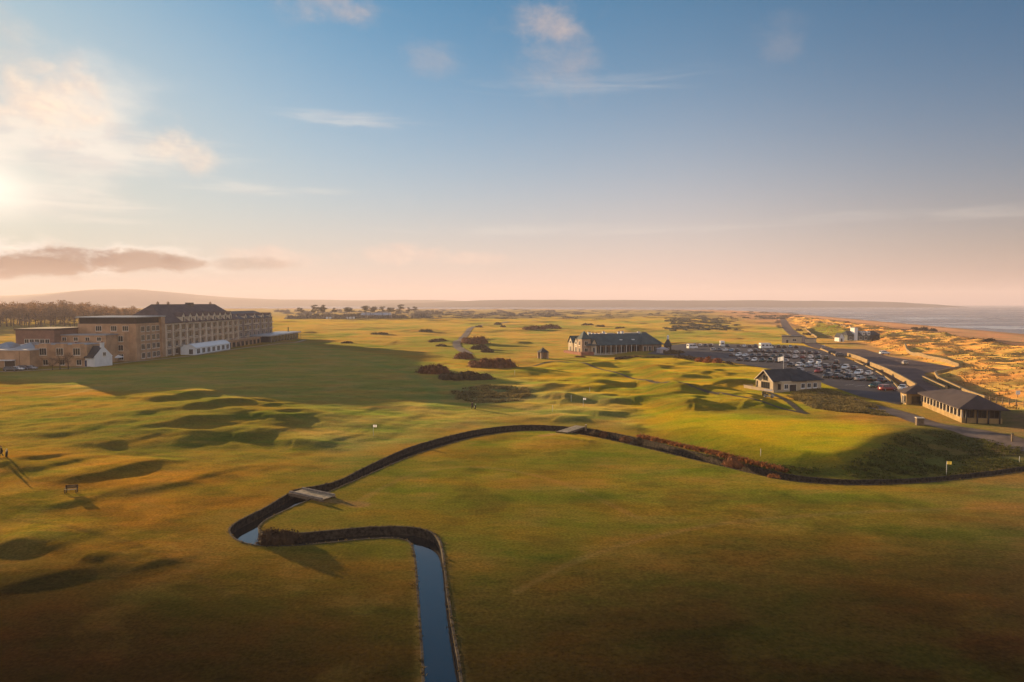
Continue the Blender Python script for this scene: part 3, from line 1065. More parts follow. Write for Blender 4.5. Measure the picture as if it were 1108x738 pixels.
# ------------------------------------------------------------------ building kit
brick = mat('tan_brick', (.46, .285, .17), .9, .18, .35, .1, 6)
stone = mat('pale_stone', (.54, .395, .275), .9, .2, .4, .1, 6)
stone_trim = mat('cream_stone_trim', (.66, .55, .42), .85, .15, .6)
slate = mat('brown_slate', (.11, .080, .078), .75, .25, .5, .15, 8)
slate_dark = mat('dark_slate', (.035, .040, .048), .7, .25, .6, .15, 8)
slate_green = mat('blue_green_slate', (.040, .075, .085), .7, .25, .4, .15, 8)
white_wall = mat('white_render', (.72, .72, .72), .85, .08, .6)
white_sheet = mat('white_sheet', (.78, .80, .82), .5, .05, .4)
metal_roof = mat('grey_metal_roof', (.34, .36, .39), .45, .1, .2, metallic=0.3)
dark_band = mat('dark_cladding', (.060, .048, .045), .7, .2, .5)
glass = mat('window_glass', (.020, .022, .026), .12, .2, .3, spec=0.3)
frame_w = mat('window_frame', (.72, .64, .54), .6, .1, 2)
frame_d = mat('dark_window_frame', (.06, .055, .05), .6, .1, 2)
timber = mat('weathered_timber', (.16, .115, .075), .85, .3, 3, .2, 10)
cream = mat('cream_render', (.52, .42, .29), .85, .1, .6)
red_brick = mat('red_brick', (.30, .12, .075), .9, .2, .5, .1, 8)
lead = mat('lead_cap', (.10, .10, .105), .5, .15, .8, metallic=0.4)
dark_metal = mat('dark_metal', (.035, .035, .038), .5, .2, 2, metallic=0.5)
conc = mat('concrete', (.28, .25, .22), .9, .15, .5)


_wm = {}


def window_mesh(w, h, mull=1, fr=None, bars=0):
    key = (round(w, 2), round(h, 2), mull, fr.name if fr else '', bars)
    if key in _wm:
        return _wm[key]
    mb = MB()
    f = 0.13
    mb.box(-w / 2, w / 2, -0.035, 0.06, 0, h, 1)                          # glass
    for a, b in ((-w / 2 - f, -w / 2), (w / 2, w / 2 + f)):
        mb.box(a, b, -0.09, 0.055, -f, h + f, 0)
    mb.box(-w / 2, w / 2, -0.09, 0.055, h, h + f, 0)
    mb.box(-w / 2 - f - .08, w / 2 + f + .08, -0.16, 0.055, -f - .14, -f, 0)
    mb.box(-w / 2, w / 2, -0.09, 0.055, -f, 0, 0)
    for i in range(mull):
        x = -w / 2 + w * (i + 1) / (mull + 1)
        mb.box(x - .045, x + .045, -0.075, 0.0, 0, h, 0)
    for i in range(bars):
        z = h * (i + 1) / (bars + 1)
        mb.box(-w / 2, w / 2, -0.065, 0.0, z - .035, z + .035, 0)
    me = mb.mesh('window', [fr or frame_w, glass])
    _wm[key] = me
    return me


def win(parent, x, y, z, rz=0.0, w=1.6, h=1.7, mull=1, fr=None, bars=0, name='window'):
    return put(name, window_mesh(w, h, mull, fr, bars), parent, (x, y, z), rz)


def door_mesh(w, h, m):
    mb = MB()
    mb.box(-w / 2, w / 2, -0.06, 0.05, 0, h, 1)
    mb.box(-w / 2 - .12, -w / 2, -.1, .05, 0, h + .12, 0)
    mb.box(w / 2, w / 2 + .12, -.1, .05, 0, h + .12, 0)
    mb.box(-w / 2, w / 2, -.1, .05, h, h + .12, 0)
    return mb.mesh('door', [frame_w, m])


SIDE = {'front': 0.0, 'right': R(90), 'back': R(180), 'left': R(-90)}


def chimney(parent, x, y, z0, h, m, w=1.1, d=0.8, pots=2):
    mb = MB()
    mb.box(x - w / 2, x + w / 2, y - d / 2, y + d / 2, z0, z0 + h)
    mb.box(x - w / 2 - .1, x + w / 2 + .1, y - d / 2 - .1, y + d / 2 + .1, z0 + h - .25, z0 + h + .02)
    o = mb.build('chimney', m, parent)
    pt = MB()
    for i in range(pots):
        px = x + (i - (pots - 1) / 2) * .45
        pt.tube((px, y, z0 + h + .02), (px, y, z0 + h + .5), .14, .12, 8)
    pt.build('chimney_pots', red_brick, o)
    return o


# ------------------------------------------------------------------ the hotel row, seen along its long side
# local x runs away from the camera along the row, local -y faces the course
def hotel_thing(name, label, X0, X1, Y0, Y1, cat='building'):
    t = thing(name, label, cat, ((X0 + X1) / 2, (Y0 + Y1) / 2, -0.3), R(90), 'blocks of the big hotel beside the fairway')
    return t, (Y1 - Y0) / 2, (X1 - X0) / 2


# main block: dormers and a big hipped slate roof
t, hx, hy = hotel_thing('hotel_building', 'long hotel block with steep brown hipped roof and a row of gabled dormers', -182, -162, 318, 404)
mb = MB()
mb.box(-hx, hx, -hy, hy, 0, 15.8)
mb.build('wall', mat('brown_stone_wall', (.33, .215, .145), .9, .2, .4, .1, 6), t)
for i in range(13):
    mb = MB()
    x = -hx + 0.9 + i * (2 * hx - 1.8) / 12
    mb.box(x - .6, x + .6, -hy - .35, -hy - .003, 0, 15.2)
    mb.build('pilaster', stone_trim, t)
mb = MB()
for z in (3.9, 7.7, 11.5, 15.2):
    mb.box(-hx - .2, hx + .2, -hy - .5, -hy - .352, z, z + .35)
    mb.box(-hx - .25, -hx - .003, -hy, hy, z, z + .35)
mb.build('string_course', stone_trim, t)
mb = MB()
mb.hip(-hx, hx, -hy, hy, 16.0, 24.6, 8.5, over=.8)
roof = mb.build('roof', slate, t)
mb = MB()
mb.tube((-hx + 8, 0, 24.6), (hx - 8, 0, 24.6), .16, seg=6)
mb.build('ridge_capping', lead, roof)
mb = MB()
mb.box(2, 5.4, -1.5, 1.5, 23.6, 25.6)
mb.build('roof_plant', lead, roof)
for x in (-28, -18, 30):
    chimney(t, x, 0.5, 23.2, 2.4, stone)
NC = 12
for c in range(NC):
    x = -hx + 4.4 + c * (2 * hx - 8.8) / (NC - 1)
    for s in range(4):
        z = 0.7 + s * 3.8
        win(t, x, -hy - .003, z + .4, 0, 3.2 if c % 2 == 0 else 2.4, 2.4, 2 if c % 2 == 0 else 1)
        if c % 2 == 1 and s:
            mb = MB()
            mb.box(x - 1.9, x + 1.9, -hy - 1.5, -hy - .36, z - .1, z + .08)
            for q in np.linspace(-1.8, 1.8, 9):
                mb.box(x + q - .04, x + q + .04, -hy - 1.48, -hy - 1.40, z + .08, z + 1.0)
            mb.box(x - 1.9, x + 1.9, -hy - 1.5, -hy - 1.38, z + 1.0, z + 1.1)
            mb.build('balcony', stone_trim, t)
    if c < 11 and c > 1:
        mb = MB()                                     # a dormer: stone box with a gabled front
        dw, z0, z1, z2 = 1.75, 15.6, 18.9, 20.6
        yf, yb = -hy - .25, -hy + 6.5
        for (a, b) in (((-dw, yf), (dw, yf)), ((dw, yf), (dw, yb)), ((-dw, yb), (-dw, yf))):
            mb.face([(x + a[0], a[1], z0), (x + b[0], b[1], z0), (x + b[0], b[1], z1), (x + a[0], a[1], z1)], 0)
        mb.face([(x - dw, yf, z1), (x + dw, yf, z1), (x, yf, z2)], 0)
        mb.face([(x - dw - .25, yf - .2, z1 - .2), (x, yf - .2, z2 + .12), (x, yb, z2 + .12), (x - dw - .25, yb, z1 - .2)], 1)
        mb.face([(x, yf - .2, z2 + .12), (x + dw + .25, yf - .2, z1 - .2), (x + dw + .25, yb, z1 - .2), (x, yb, z2 + .12)], 1)
        d = mb.build('dormer', [stone_trim, slate], t)
        win(d, x, yf - .003, z0 + .8, 0, 1.7, 2.0)
for s in range(4):
    for y in (-6, 0, 6):
        win(t, -hx - .003, y, 1.2 + s * 3.8, SIDE['left'], 1.6, 1.9)

# flat roofed brick block at the near end of it
t, hx, hy = hotel_thing('hotel_building', 'tan brick hotel block with flat overhanging pale roof and dark band under it', -187, -162, 294, 317.6)
mb = MB()
mb.box(-hx, hx, -hy, hy, 0, 16.4)
mb.build('wall', brick, t)
mb = MB()
mb.box(-hx + .5, hx - .5, -hy + .5, hy - .5, 16.4, 19.0)
mb.build('top_storey', dark_band, t)
mb = MB()
mb.box(-hx - .9, hx + .3, -hy - .9, hy + .5, 19.0, 19.5)
mb.build('roof', metal_roof, t)
mb = MB()
mb.box(-hx - .3, -hx + 1.5, -hy - .3, -hy + 1.2, 0, 16.3)
mb.build('corner_pier', brick, t)
mb = MB()
mb.box(hx - 3.5, hx - .2, -hy - .8, -hy + .5, 0, 19.0)
mb.build('corner_pier', brick, t)
for c, x in enumerate((-6.5, -2.0, 2.5, 6.2)):
    for s in range(4):
        win(t, x, -hy - .003, 1.2 + s * 3.9, 0, 2.6, 2.2, 2, frame_w)
mb = MB()                                             # stone bay on the end wall, scalloped top
for k in range(3):
    y = -8.6 + k * 6.0 + 2
    mb.prism([(-hx - 2.2, y - 2.0), (-hx - 2.2, y + 2.0), (-hx + .2, y + 2.9), (-hx + .2, y - 2.9)][::-1], 0, 12.6)
bay = mb.build('bay', brick, t)
for k in range(3):
    y = -8.6 + k * 6.0 + 2
    for s in range(3):
        win(bay, -hx - 2.203, y, 1.1 + s * 3.9, SIDE['left'], 2.8, 2.3, 2)
for y in (-8, -3, 3.5):
    win(t, -hx - .003, y, 13.4, SIDE['left'], 2.4, 2.0, 2)

# lower brick parts in front of it
t, hx, hy = hotel_thing('hotel_building', 'stepped brick wing of the hotel with bay windows, behind the white cottage', -189, -168.5, 283, 291.6)
mb = MB()
mb.box(-hx, hx, -hy, hy, 0, 11.9)
mb.build('wall', brick, t)
mb = MB()
mb.box(-hx - .25, hx, -hy - .25, hy + .25, 11.9, 12.3)
mb.build('roof', metal_roof, t)
for k in range(4):
    y = -7.4 + k * 4.8
    mb = MB()
    mb.prism([(-hx - 1.4, y - 1.1), (-hx - 1.4, y + 1.1), (-hx + .1, y + 1.9), (-hx + .1, y - 1.9)][::-1], 0, 9.2 + .5 * (k % 2))
    b_ = mb.build('bay', brick, t)
    for s in range(2):
        win(b_, -hx - 1.403, y, 1.6 + s * 3.9, SIDE['left'], 1.7, 2.2, 1)
    win(t, -hx - .003, y, 9.7, SIDE['left'], 1.6, 1.4, 1)

t, hx, hy = hotel_thing('hotel_building', 'brown rooftop hall with grey flat cap and pale strip window, above the low wing', -203, -187.2, 279, 300)
mb = MB()
mb.box(-hx, hx, -hy, hy, 0, 14.2)
mb.build('wall', mat('rose_brick', (.26, .145, .105), .9, .18, .35, .1, 6), t)
mb = MB()
mb.box(-hx - .4, hx + .4, -hy - .4, hy + .4, 14.2, 14.9)
mb.build('roof', mat('brown_roof_edge', (.12, .085, .07), .8, .2, .5), t)
mb = MB()
mb.box(-hx - 2.0, -hx - .003, -hy + 2.2, hy - 3.2, 8.2, 8.5)
mb.build('canopy', white_sheet, t)
for k in range(5):
    win(t, -hx - .003, -5 + k * 2.1, 9.0, SIDE['left'], 1.6, 1.5, 1)

t, hx, hy = hotel_thing('hotel_building', 'brick hotel wing with a row of upper bay windows, behind bare bushes', -188, -167.5, 268.5, 278.6)
mb = MB()
mb.box(-hx, hx, -hy, hy, 0, 8.9)
for k in range(3):
    y = -7 + k * 6.6
    mb.prism([(-hx - 1.3, y - 1.6), (-hx - 1.3, y + 1.6), (-hx + .1, y + 2.4), (-hx + .1, y - 2.4)][::-1], 3.6, 9.4)
mb.build('wall', brick, t)
mb = MB()
mb.box(-hx - .12, hx + .1, -hy - .1, hy + .1, 8.9, 9.15)
mb.build('roof', metal_roof, t)
for k in range(3):
    y = -7 + k * 6.6
    win(t, -hx - 1.303, y, 5.0, SIDE['left'], 2.6, 2.6, 2)
    win(t, -hx - .003, y, 1.0, SIDE['left'], 1.8, 1.9, 1)

t, hx, hy = hotel_thing('spa_building', 'low blank brick hall with pale flat roof and skylights, nearest the car bays', -246, -185.5, 262, 292)
mb = MB()
mb.box(-hx, hx, -hy, hy, 0, 7.0)
for y in (-26, -14, -3, 8, 19):
    mb.box(-hx - .25, -hx + .02, y - .3, y + .3, 0, 6.9)
mb.build('wall', brick, t)
mb = MB()
mb.box(-hx - .3, hx + .3, -hy - .3, hy + .3, 7.0, 7.35)
mb.build('roof', mat('pale_roof_membrane', (.50, .47, .46), .8, .1, .3), t)
for y in (-22, -12, 2):
    mb = MB()
    mb.hip(-6, 4, y - 4, y + 4, 7.5, 9.6, 3.5, over=.1)
    mb.build('skylight', metal_roof, t)
for y, w in ((-22.5, 4.0), (-15, 3.4)):
    put('doorway', door_mesh(w, 3.0, dark_band), t, (-hx - .003, y, 0.1), SIDE['left'])
mb = MB()
mb.box(-hx - 2.5, -hx - .31, -25, -19, 3.3, 3.6)
mb.build('porch', white_wall, t)

# far wing
t, hx, hy = hotel_thing('hotel_building', 'farther hotel wing with low grey hipped roof and stacked balconies, beyond the dormered block', -184, -165, 404.4, 470)
mb = MB()
mb.box(-hx, hx, -hy, hy, 0, 15.6)
mb.build('wall', mat('grey_stone_wall', (.27, .215, .185), .9, .2, .4, .1, 6), t)
mb = MB()
mb.hip(-hx, hx, -hy, hy, 15.8, 20.3, 9, over=.7)
mb.build('roof', mat('grey_slate', (.085, .085, .095), .7, .2, .5, .1, 8), t)
for c in range(9):
    x = -hx + 4 + c * 7.2
    for s in range(4):
        z = .7 + s * 3.8
        win(t, x, -hy - .003, z + .4, 0, 3.0, 2.4, 1)
    if c % 2 == 0:
        mb = MB()
        mb.box(x - 2.2, x + 2.2, -hy - 1.6, -hy - .2, 4.4, 4.6)
        mb.box(x - 2.2, x + 2.2, -hy - 1.6, -hy - .2, 8.2, 8.4)
        mb.box(x - 2.2, x + 2.2, -hy - 1.6, -hy - .2, 12.0, 12.2)
        for z in (4.6, 8.4, 12.2):
            for q in np.linspace(-2.1, 2.1, 9):
                mb.box(x + q - .04, x + q + .04, -hy - 1.58, -hy - 1.5, z, z + 1.0)
        mb.build('balcony', stone_trim, t)
        mb = MB()
        yf = -hy - .2
        for a, b in (((-2, yf), (2, yf)), ((2, yf), (2, yf + 5)), ((-2, yf + 5), (-2, yf))):
            mb.face([(x + a[0], a[1], 15.6), (x + b[0], b[1], 15.6), (x + b[0], b[1], 17.4), (x + a[0], a[1], 17.4)])
        mb.face([(x - 2, yf, 17.4), (x + 2, yf, 17.4), (x, yf, 18.8)])
        mb.face([(x - 2.2, yf - .2, 17.3), (x, yf - .2, 18.95), (x, yf + 6, 18.95), (x - 2.2, yf + 6, 17.3)], 1)
        mb.face([(x, yf - .2, 18.95), (x + 2.2, yf - .2, 17.3), (x + 2.2, yf + 6, 17.3), (x, yf + 6, 18.95)], 1)
        d = mb.build('dormer', [stone_trim, slate], t)
        win(d, x, yf - .003, 15.9, 0, 1.8, 1.3)

# low arcade, then the flat roofed pavilion at the end of it
t, hx, hy = hotel_thing('hotel_arcade', 'low brick arcade with dark openings along the foot of the hotel', -161.6, -157.4, 370, 427)
mb = MB()
mb.box(-hx, hx, -hy, hy, 0, 4.0)
mb.box(-hx - .3, hx + .3, -hy - .4, hy, 4.0, 4.4)
mb.build('wall', brick, t)
for k in range(9):
    win(t, -hx + 3.6 + k * 6.2, -hy - .003, .5, 0, 3.4, 2.5, 2, frame_d)

t, hx, hy = hotel_thing('pavilion', 'flat grey-roofed glass pavilion at the far end of the hotel', -166, -152.8, 430, 488)
mb = MB()
mb.box(-hx, hx, -hy, hy, 0, 4.4)
mb.build('wall', mat('dark_glass_wall', (.035, .035, .038), .2, .2, .3), t)
mb = MB()
mb.box(-hx - 1.6, hx + 1.6, -hy - 1.6, hy + 1.2, 4.4, 5.2)
mb.build('roof', mat('blue_grey_roof', (.36, .40, .46), .4, .08, .2), t)
for k in range(11):
    mb = MB()
    x = -hx + k * 2 * hx / 10
    mb.box(x - .15, x + .15, -hy - 1.3, -hy - 1.0, 0, 4.4)
    mb.build('column', conc, t)
mb = MB()
mb.tube((hx - 2, 0, 5.2), (hx - 2, 0, 8.2), .35, seg=8)
mb.build('flue', dark_metal, t)

# white marquee
t = thing('marquee', 'long white marquee with arched panels on the lawn below the hotel', 'tent', (-156.6, 349.5, -0.1), R(90))
hx, hy, n = 20.0, 3.6, 7
mb = MB()
mb.box(-hx, hx, -hy, hy, 0, 3.6)
for sgn in (-1, 1):
    mb.face([(sgn * hx, -hy, 3.6), (sgn * hx, hy, 3.6), (sgn * hx, hy * .5, 4.8), (sgn * hx, 0, 5.2), (sgn * hx, -hy * .5, 4.8)][::sgn])
mb.build('canvas_wall', white_sheet, t)
mb = MB()
prof = [(-hy - .35, 3.5), (-hy * .5, 4.85), (0, 5.3), (hy * .5, 4.85), (hy + .35, 3.5)]
for (a, za), (b, zb) in zip(prof[:-1], prof[1:]):
    mb.face([(-hx - .3, a, za), (hx + .3, a, za), (hx + .3, b, zb), (-hx - .3, b, zb)])
mb.build('canvas_roof', white_sheet, t)
for k in range(n):
    x = -hx + 2.9 + k * 5.7
    win(t, x, -hy - .003, .6, 0, 3.2, 2.3, 3, white_sheet)
win(t, -hx - .003, -1.4, .4, SIDE['left'], 1.8, 2.4, 1, white_sheet)
for k in range(n + 1):
    mb = MB()
    x = -hx + k * 2 * hx / n
    mb.box(x - .12, x + .12, -hy - .14, -hy - .004, 0, 3.6)
    mb.build('frame_post', white_sheet, t)

# the cottage
q = P(90, 396.5)
t = thing('cottage', 'small white cottage with dark slate roof and end chimney by the hotel path', 'cottage', (q[0], q[1] + 4, hz(*q)), R(-18))
t.scale = (1.15, 1.15, 1.15)
hx, hy = 6.5, 3.5
mb = MB()
for (a, b) in (((-hx, -hy), (hx, -hy)), ((hx, hy), (-hx, hy))):
    mb.face([(a[0], a[1], 0), (b[0], b[1], 0), (b[0], b[1], 3.2), (a[0], a[1], 3.2)])
for s in (-1, 1):
    mb.face([(s * hx, -hy, 0), (s * hx, hy, 0), (s * hx, hy, 3.2), (s * (hx + .003), hy + .25, 3.3), (s * hx, 0, 7.0), (s * (hx + .003), -hy - .25, 3.3), (s * hx, -hy, 3.2)][::s])
mb.build('wall', white_wall, t)
mb = MB()
for s in (-1, 1):
    vs = [(-hx + .2, s * (hy + .4), 3.0), (hx - .25, s * (hy + .4), 3.0), (hx - .25, 0, 6.75), (-hx + .2, 0, 6.75)]
    up = [(x, y, z + .2) for x, y, z in vs]
    mb.add(vs + up, [(0, 1, 2, 3), (4, 5, 6, 7), (0, 1, 5, 4), (1, 2, 6, 5), (2, 3, 7, 6), (3, 0, 4, 7)])
mb.build('roof', slate_dark, t)
chimney(t, hx - .45, 0, 6.4, 1.7, white_wall, .8, 1.1, 2)
chimney(t, -hx + .6, 0, 6.3, 1.4, white_wall, .8, 1.0, 2)
win(t, hx + .003, 0.4, 3.6, SIDE['right'], 1.0, 1.1, 1)
put('door', door_mesh(1.1, 2.1, mat('blue_door', (.03, .05, .12), .6, .1, 2)), t, (2.6, -hy - .003, 0.05), 0)
for x in (-4.2, -0.8):
    win(t, x, -hy - .003, 1.0, 0, 1.1, 1.2, 1)
mb = MB()
mb.box(-hx - 5.0, -hx - .01, -hy + .4, hy - .8, 0, 2.6)
ext = mb.build('lean_to', white_wall, t)
mb = MB()
mb.hip(-hx - 5.0, -hx - .2, -hy + .4, hy - .8, 2.7, 4.0, .3, over=.2)
mb.build('lean_to_roof', slate_dark, ext)
win(ext, -hx - 2.5, -hy + .397, .9, 0, 1.0, 1.1, 1)

# shallow white canopy beside it
q = P(122, 391.5)
t = thing('canopy', 'white shallow tent canopy on the terrace between cottage and brick block', 'tent', (q[0], q[1] + 1, hz(*q)))
mb = MB()
n = 16
rim = [(3.9 * math.cos(2 * math.pi * i / n), 3.0 * math.sin(2 * math.pi * i / n), 2.1 + .12 * math.cos(8 * math.pi * i / n)) for i in range(n)]
mid = [(x * .45, y * .45, 2.85) for x, y, z in rim]
for i in range(n):
    j = (i + 1) % n
    mb.face([rim[i], rim[j], mid[j], mid[i]])
    mb.face([mid[i], mid[j], (0, 0, 4.0)])
    mb.face([rim[i], rim[j], (rim[j][0], rim[j][1], rim[j][2] - .3), (rim[i][0], rim[i][1], rim[i][2] - .3)])
mb.build('sheet', white_sheet, t)
for a in (45, 135, 225, 315):
    mb = MB()
    x, y = 3.3 * math.cos(R(a)), 2.6 * math.sin(R(a))
    mb.tube((x, y, 0), (x, y, 2.1), .05)
    mb.build('pole', frame_w, t)

# ------------------------------------------------------------------ clubhouse beyond the links
A, B = P(637, 384), P(706, 382.5)
ang = math.atan2(B[1] - A[1], B[0] - A[0])
ang = R(19)
t = thing('clubhouse', 'long clubhouse with blue-green slate roof, white veranda posts and corner tower', 'clubhouse', (A[0], A[1], 0.0), ang)
z0 = hz(*A)
t.location.z = z0
L, D = 38.0, 20.0
mb = MB()
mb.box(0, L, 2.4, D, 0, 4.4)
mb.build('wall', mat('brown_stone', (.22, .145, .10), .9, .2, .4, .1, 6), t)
mb = MB()
mb.hip(-0.5, L, 0, D, 4.6, 9.6, 6.0, over=.6)
roof = mb.build('roof', slate_green, t)
mb = MB()
for k in range(60):
    pass
mb.box(-1.0, L + 1.5, -3.0, 2.39, -2.2, 0.0)
mb.build('terrace', mat('terrace_stone', (.14, .11, .085), .9, .25, .4, .1, 6), t)
mb = MB()
mb.box(-1.0, L + 1.5, -3.0, -2.8, 0.0, .22)
mb.box(-1.0, L + 1.5, -3.0, -2.8, .82, .95)
for x in np.linspace(-.9, L + 1.4, 60):
    mb.box(x - .04, x + .04, -2.95, -2.85, .2, .82)
mb.build('balustrade', frame_w, t)
for k in range(13):
    mb = MB()
    x = 3.6 + k * (L - 4.2) / 12
    mb.tube((x, .1, 0), (x, .1, 4.4), .17, .14, 8)
    mb.box(x - .24, x + .24, -.14, .34, 4.2, 4.42)
    mb.build('veranda_post', white_wall, t)
for k in range(12):
    win(t, 5.1 + k * (L - 4.2) / 12, 2.397, .5, 0, 2.0, 2.9, 2, frame_d)
# corner tower with a pyramid cap
mb = MB()
mb.box(-3.2, 1.4, 1.0, 6.2, -1.5, 7.6)
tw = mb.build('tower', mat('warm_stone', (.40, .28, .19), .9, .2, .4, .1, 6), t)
mb = MB()
for a, b in (((-3.6, .6), (1.8, .6)), ((1.8, .6), (1.8, 6.6)), ((1.8, 6.6), (-3.6, 6.6)), ((-3.6, 6.6), (-3.6, .6))):
    mb.face([(a[0], a[1], 7.6), (b[0], b[1], 7.6), (-.9, 3.6, 11.6)])
mb.face([(-3.6, .6, 7.6), (-3.6, 6.6, 7.6), (1.8, 6.6, 7.6), (1.8, .6, 7.6)])
cap = mb.build('tower_cap', slate_green, tw)
for z in (1.2, 4.6):
    win(tw, -3.203, 3.6, z, SIDE['left'], 1.6, 1.9, 1)
    win(tw, -.9, .997, z, 0, 1.6, 1.9, 1)
# cross gables on the end wall
for k, (y0, y1) in enumerate(((7.5, 12.5), (14.0, 19.5))):
    mb = MB()
    ym = (y0 + y1) / 2
    mb.face([(-2.2, y1, -1.5), (-2.2, y0, -1.5), (-2.2, y0, 5.2), (-2.2, ym, 8.4), (-2.2, y1, 5.2)], 0)
    mb.face([(-2.2, y0, -1.5), (3, y0, -1.5), (3, y0, 5.2), (-2.2, y0, 5.2)], 0)
    mb.face([(3, y1, -1.5), (-2.2, y1, -1.5), (-2.2, y1, 5.2), (3, y1, 5.2)], 0)
    mb.face([(-2.6, y0 - .4, 5.0), (7, y0 - .4, 5.0), (7, ym, 8.6), (-2.6, ym, 8.6)], 1)
    mb.face([(7, y1 + .4, 5.0), (-2.6, y1 + .4, 5.0), (-2.6, ym, 8.6), (7, ym, 8.6)], 1)
    g = mb.build('gable', [cream, slate_green], t)
    win(g, -2.203, ym, 1.0, SIDE['left'], 1.8, 2.2, 2)
    win(g, -2.203, ym, 4.6, SIDE['left'], 1.4, 1.4, 1)
mb = MB()                                             # lit front porch gable beside the tower
mb.face([(1.6, .4, -.2), (4.6, .4, -.2), (4.6, .4, 4.6), (3.1, .4, 7.6), (1.6, .4, 4.6)], 0)
mb.face([(1.6, 3, -.2), (1.6, .4, -.2), (1.6, .4, 4.6), (1.6, 3, 4.6)], 0)
mb.face([(1.3, .0, 4.4), (3.1, .0, 7.8), (3.1, 6, 7.8), (1.3, 6, 4.4)], 1)
mb.face([(3.1, .0, 7.8), (4.9, .0, 4.4), (4.9, 6, 4.4), (3.1, 6, 7.8)], 1)
g = mb.build('gable', [cream, slate_green], t)
win(g, 3.1, .397, 1.0, 0, 1.4, 2.4, 1)
mb = MB()
mb.box(-5.5, 1.2, -3.2, 0.95, -2.0, 1.6)
mb.box(-5.0, -3.25, 1.0, 19, -2.0, 1.2)
mb.build('lower_wall', red_brick, t)
mb = MB()                                             # tall hipped end bay
mb.hip(L - 9.5, L + 2.2, -1.0, D - 4, 4.6, 10.2, 5.2, over=.5)
e = mb.build('end_roof', slate_green, t)
mb = MB()
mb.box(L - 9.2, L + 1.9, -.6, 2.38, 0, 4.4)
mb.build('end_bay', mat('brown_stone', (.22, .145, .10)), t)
for x in (L - 7.5, L - 4.6, L - 1.7, L + .8):
    win(t, x, -.603, .7, 0, 1.6, 2.8, 1)
for x, h in ((5.5, 2.0), (7.5, 1.6), (9.5, 1.4), (13.5, 2.2), (22.0, 2.0), (24.0, 2.2), (33.5, 1.9)):
    chimney(t, x, D / 2 + 1.2, 8.4, h, white_wall, 1.3, .8)
for x0, x1 in ((11, 13), (15, 19.5), (25, 33)):
    mb = MB()
    mb.box(x0, x1, D / 2 + .5, D / 2 + 3, 8.2, 9.9)
    mb.build('roof_plant', mat('pale_plant_housing', (.55, .48, .40), .8, .1, .5), t)
for x in (19.4, 26.2):
    mb = MB()
    mb.box(x - .7, x + .7, 3.6, 6.0, 6.0, 7.0)
    mb.build('rooflight', white_sheet, t)

# small stone shelter on the links
q = P(587.5, 388)
t = thing('shelter', 'small open stone shelter with pointed pyramid roof on the links', 'shelter', (q[0], q[1], hz(*q)), R(22))
mb = MB()
for x in (-1.6, 1.6):
    for y in (-1.6, 1.6):
        mb.box(x - .3, x + .3, y - .3, y + .3, 0, 3.0)
mb.box(-1.3, 1.3, 1.45, 1.75, 0, 2.99)
mb.box(1.45, 1.75, -1.3, 1.3, 0, 2.99)
mb.build('wall', mat('warm_stone', (.40, .28, .19)), t)
mb = MB()
for a, b in (((-2.2, -2.2), (2.2, -2.2)), ((2.2, -2.2), (2.2, 2.2)), ((2.2, 2.2), (-2.2, 2.2)), ((-2.2, 2.2), (-2.2, -2.2))):
    mb.face([(a[0], a[1], 2.9), (b[0], b[1], 2.9), (0, 0, 5.0)])
mb.face([(-2.2, -2.2, 2.9), (-2.2, 2.2, 2.9), (2.2, 2.2, 2.9), (2.2, -2.2, 2.9)])
r_ = mb.build('roof', slate_dark, t)
mb = MB()
mb.tube((0, 0, 4.9), (0, 0, 5.5), .12, .05, 8)
mb.build('finial', lead, r_)

# ------------------------------------------------------------------ starter's lodge by the car park
A = P(846, 424)
t = thing('lodge', 'cream lodge with dark slate roofs, timbered gable and terrace wall beside the car park', 'lodge', (A[0], A[1], hz(*A)), R(20))
t.scale = (.84, .84, .84)
L, D = 15.5, 12.0
mb = MB()
mb.box(0, L, 0, D, -.6, 3.2)
mb.build('wall', cream, t)
mb = MB()
mb.hip(4.4, L, 0, D, 3.3, 6.2, 4.0, over=.7)
mb.build('roof', slate_dark, t)
mb = MB()                                             # gabled half facing the course; ridge along local x
mb.face([(-1.5, 9.2, -.6), (-1.5, 2.2, -.6), (-1.5, 2.2, 3.3), (-1.5, 5.7, 6.0), (-1.5, 9.2, 3.3)], 0)
mb.face([(-1.5, 2.2, -.6), (0, 2.2, -.6), (0, 2.2, 3.3), (-1.5, 2.2, 3.3)], 0)
mb.face([(0, 9.2, -.6), (-1.5, 9.2, -.6), (-1.5, 9.2, 3.3), (0, 9.2, 3.3)], 0)
g = mb.build('gable', cream, t)
mb = MB()
for s in (-1, 1):
    vs = [(-2.3, 5.7 + s * 6.5, 3.05 - .0), (9, 5.7 + s * 6.5, 3.05), (9, 5.7, 6.35), (-2.3, 5.7, 6.35)]
    vs = [(-2.3, 5.7 + s * 4.2, 3.0), (9, 5.7 + s * 6.4, 2.95), (9, 5.7, 6.35), (-2.3, 5.7, 6.35)]
    up = [(x, y, z + .18) for x, y, z in vs]
    mb.add(vs + up, [(0, 1, 2, 3), (4, 5, 6, 7), (0, 1, 5, 4), (1, 2, 6, 5), (2, 3, 7, 6), (3, 0, 4, 7)])
mb.build('gable_roof', slate_dark, g)
mb = MB()
for s in (-1, 1):
    mb.tube((-2.35, 5.7 + s * 4.3, 2.95), (-2.35, 5.7, 6.4), .16, seg=4, smooth=False)
mb.build('bargeboard', mat('cream_paint', (.70, .60, .46), .7, .1, 1), g)
win(g, -1.503, 5.7, .5, SIDE['left'], 3.6, 2.0, 3, frame_d)
win(g, -1.503, 5.7, 3.2, SIDE['left'], 1.8, 1.3, 1, frame_d)
win(t, -.003, 1.1, .6, SIDE['left'], 1.0, 1.6, 1, frame_d)
win(t, -.003, 10.8, .6, SIDE['left'], 1.4, 1.6, 1, frame_d)
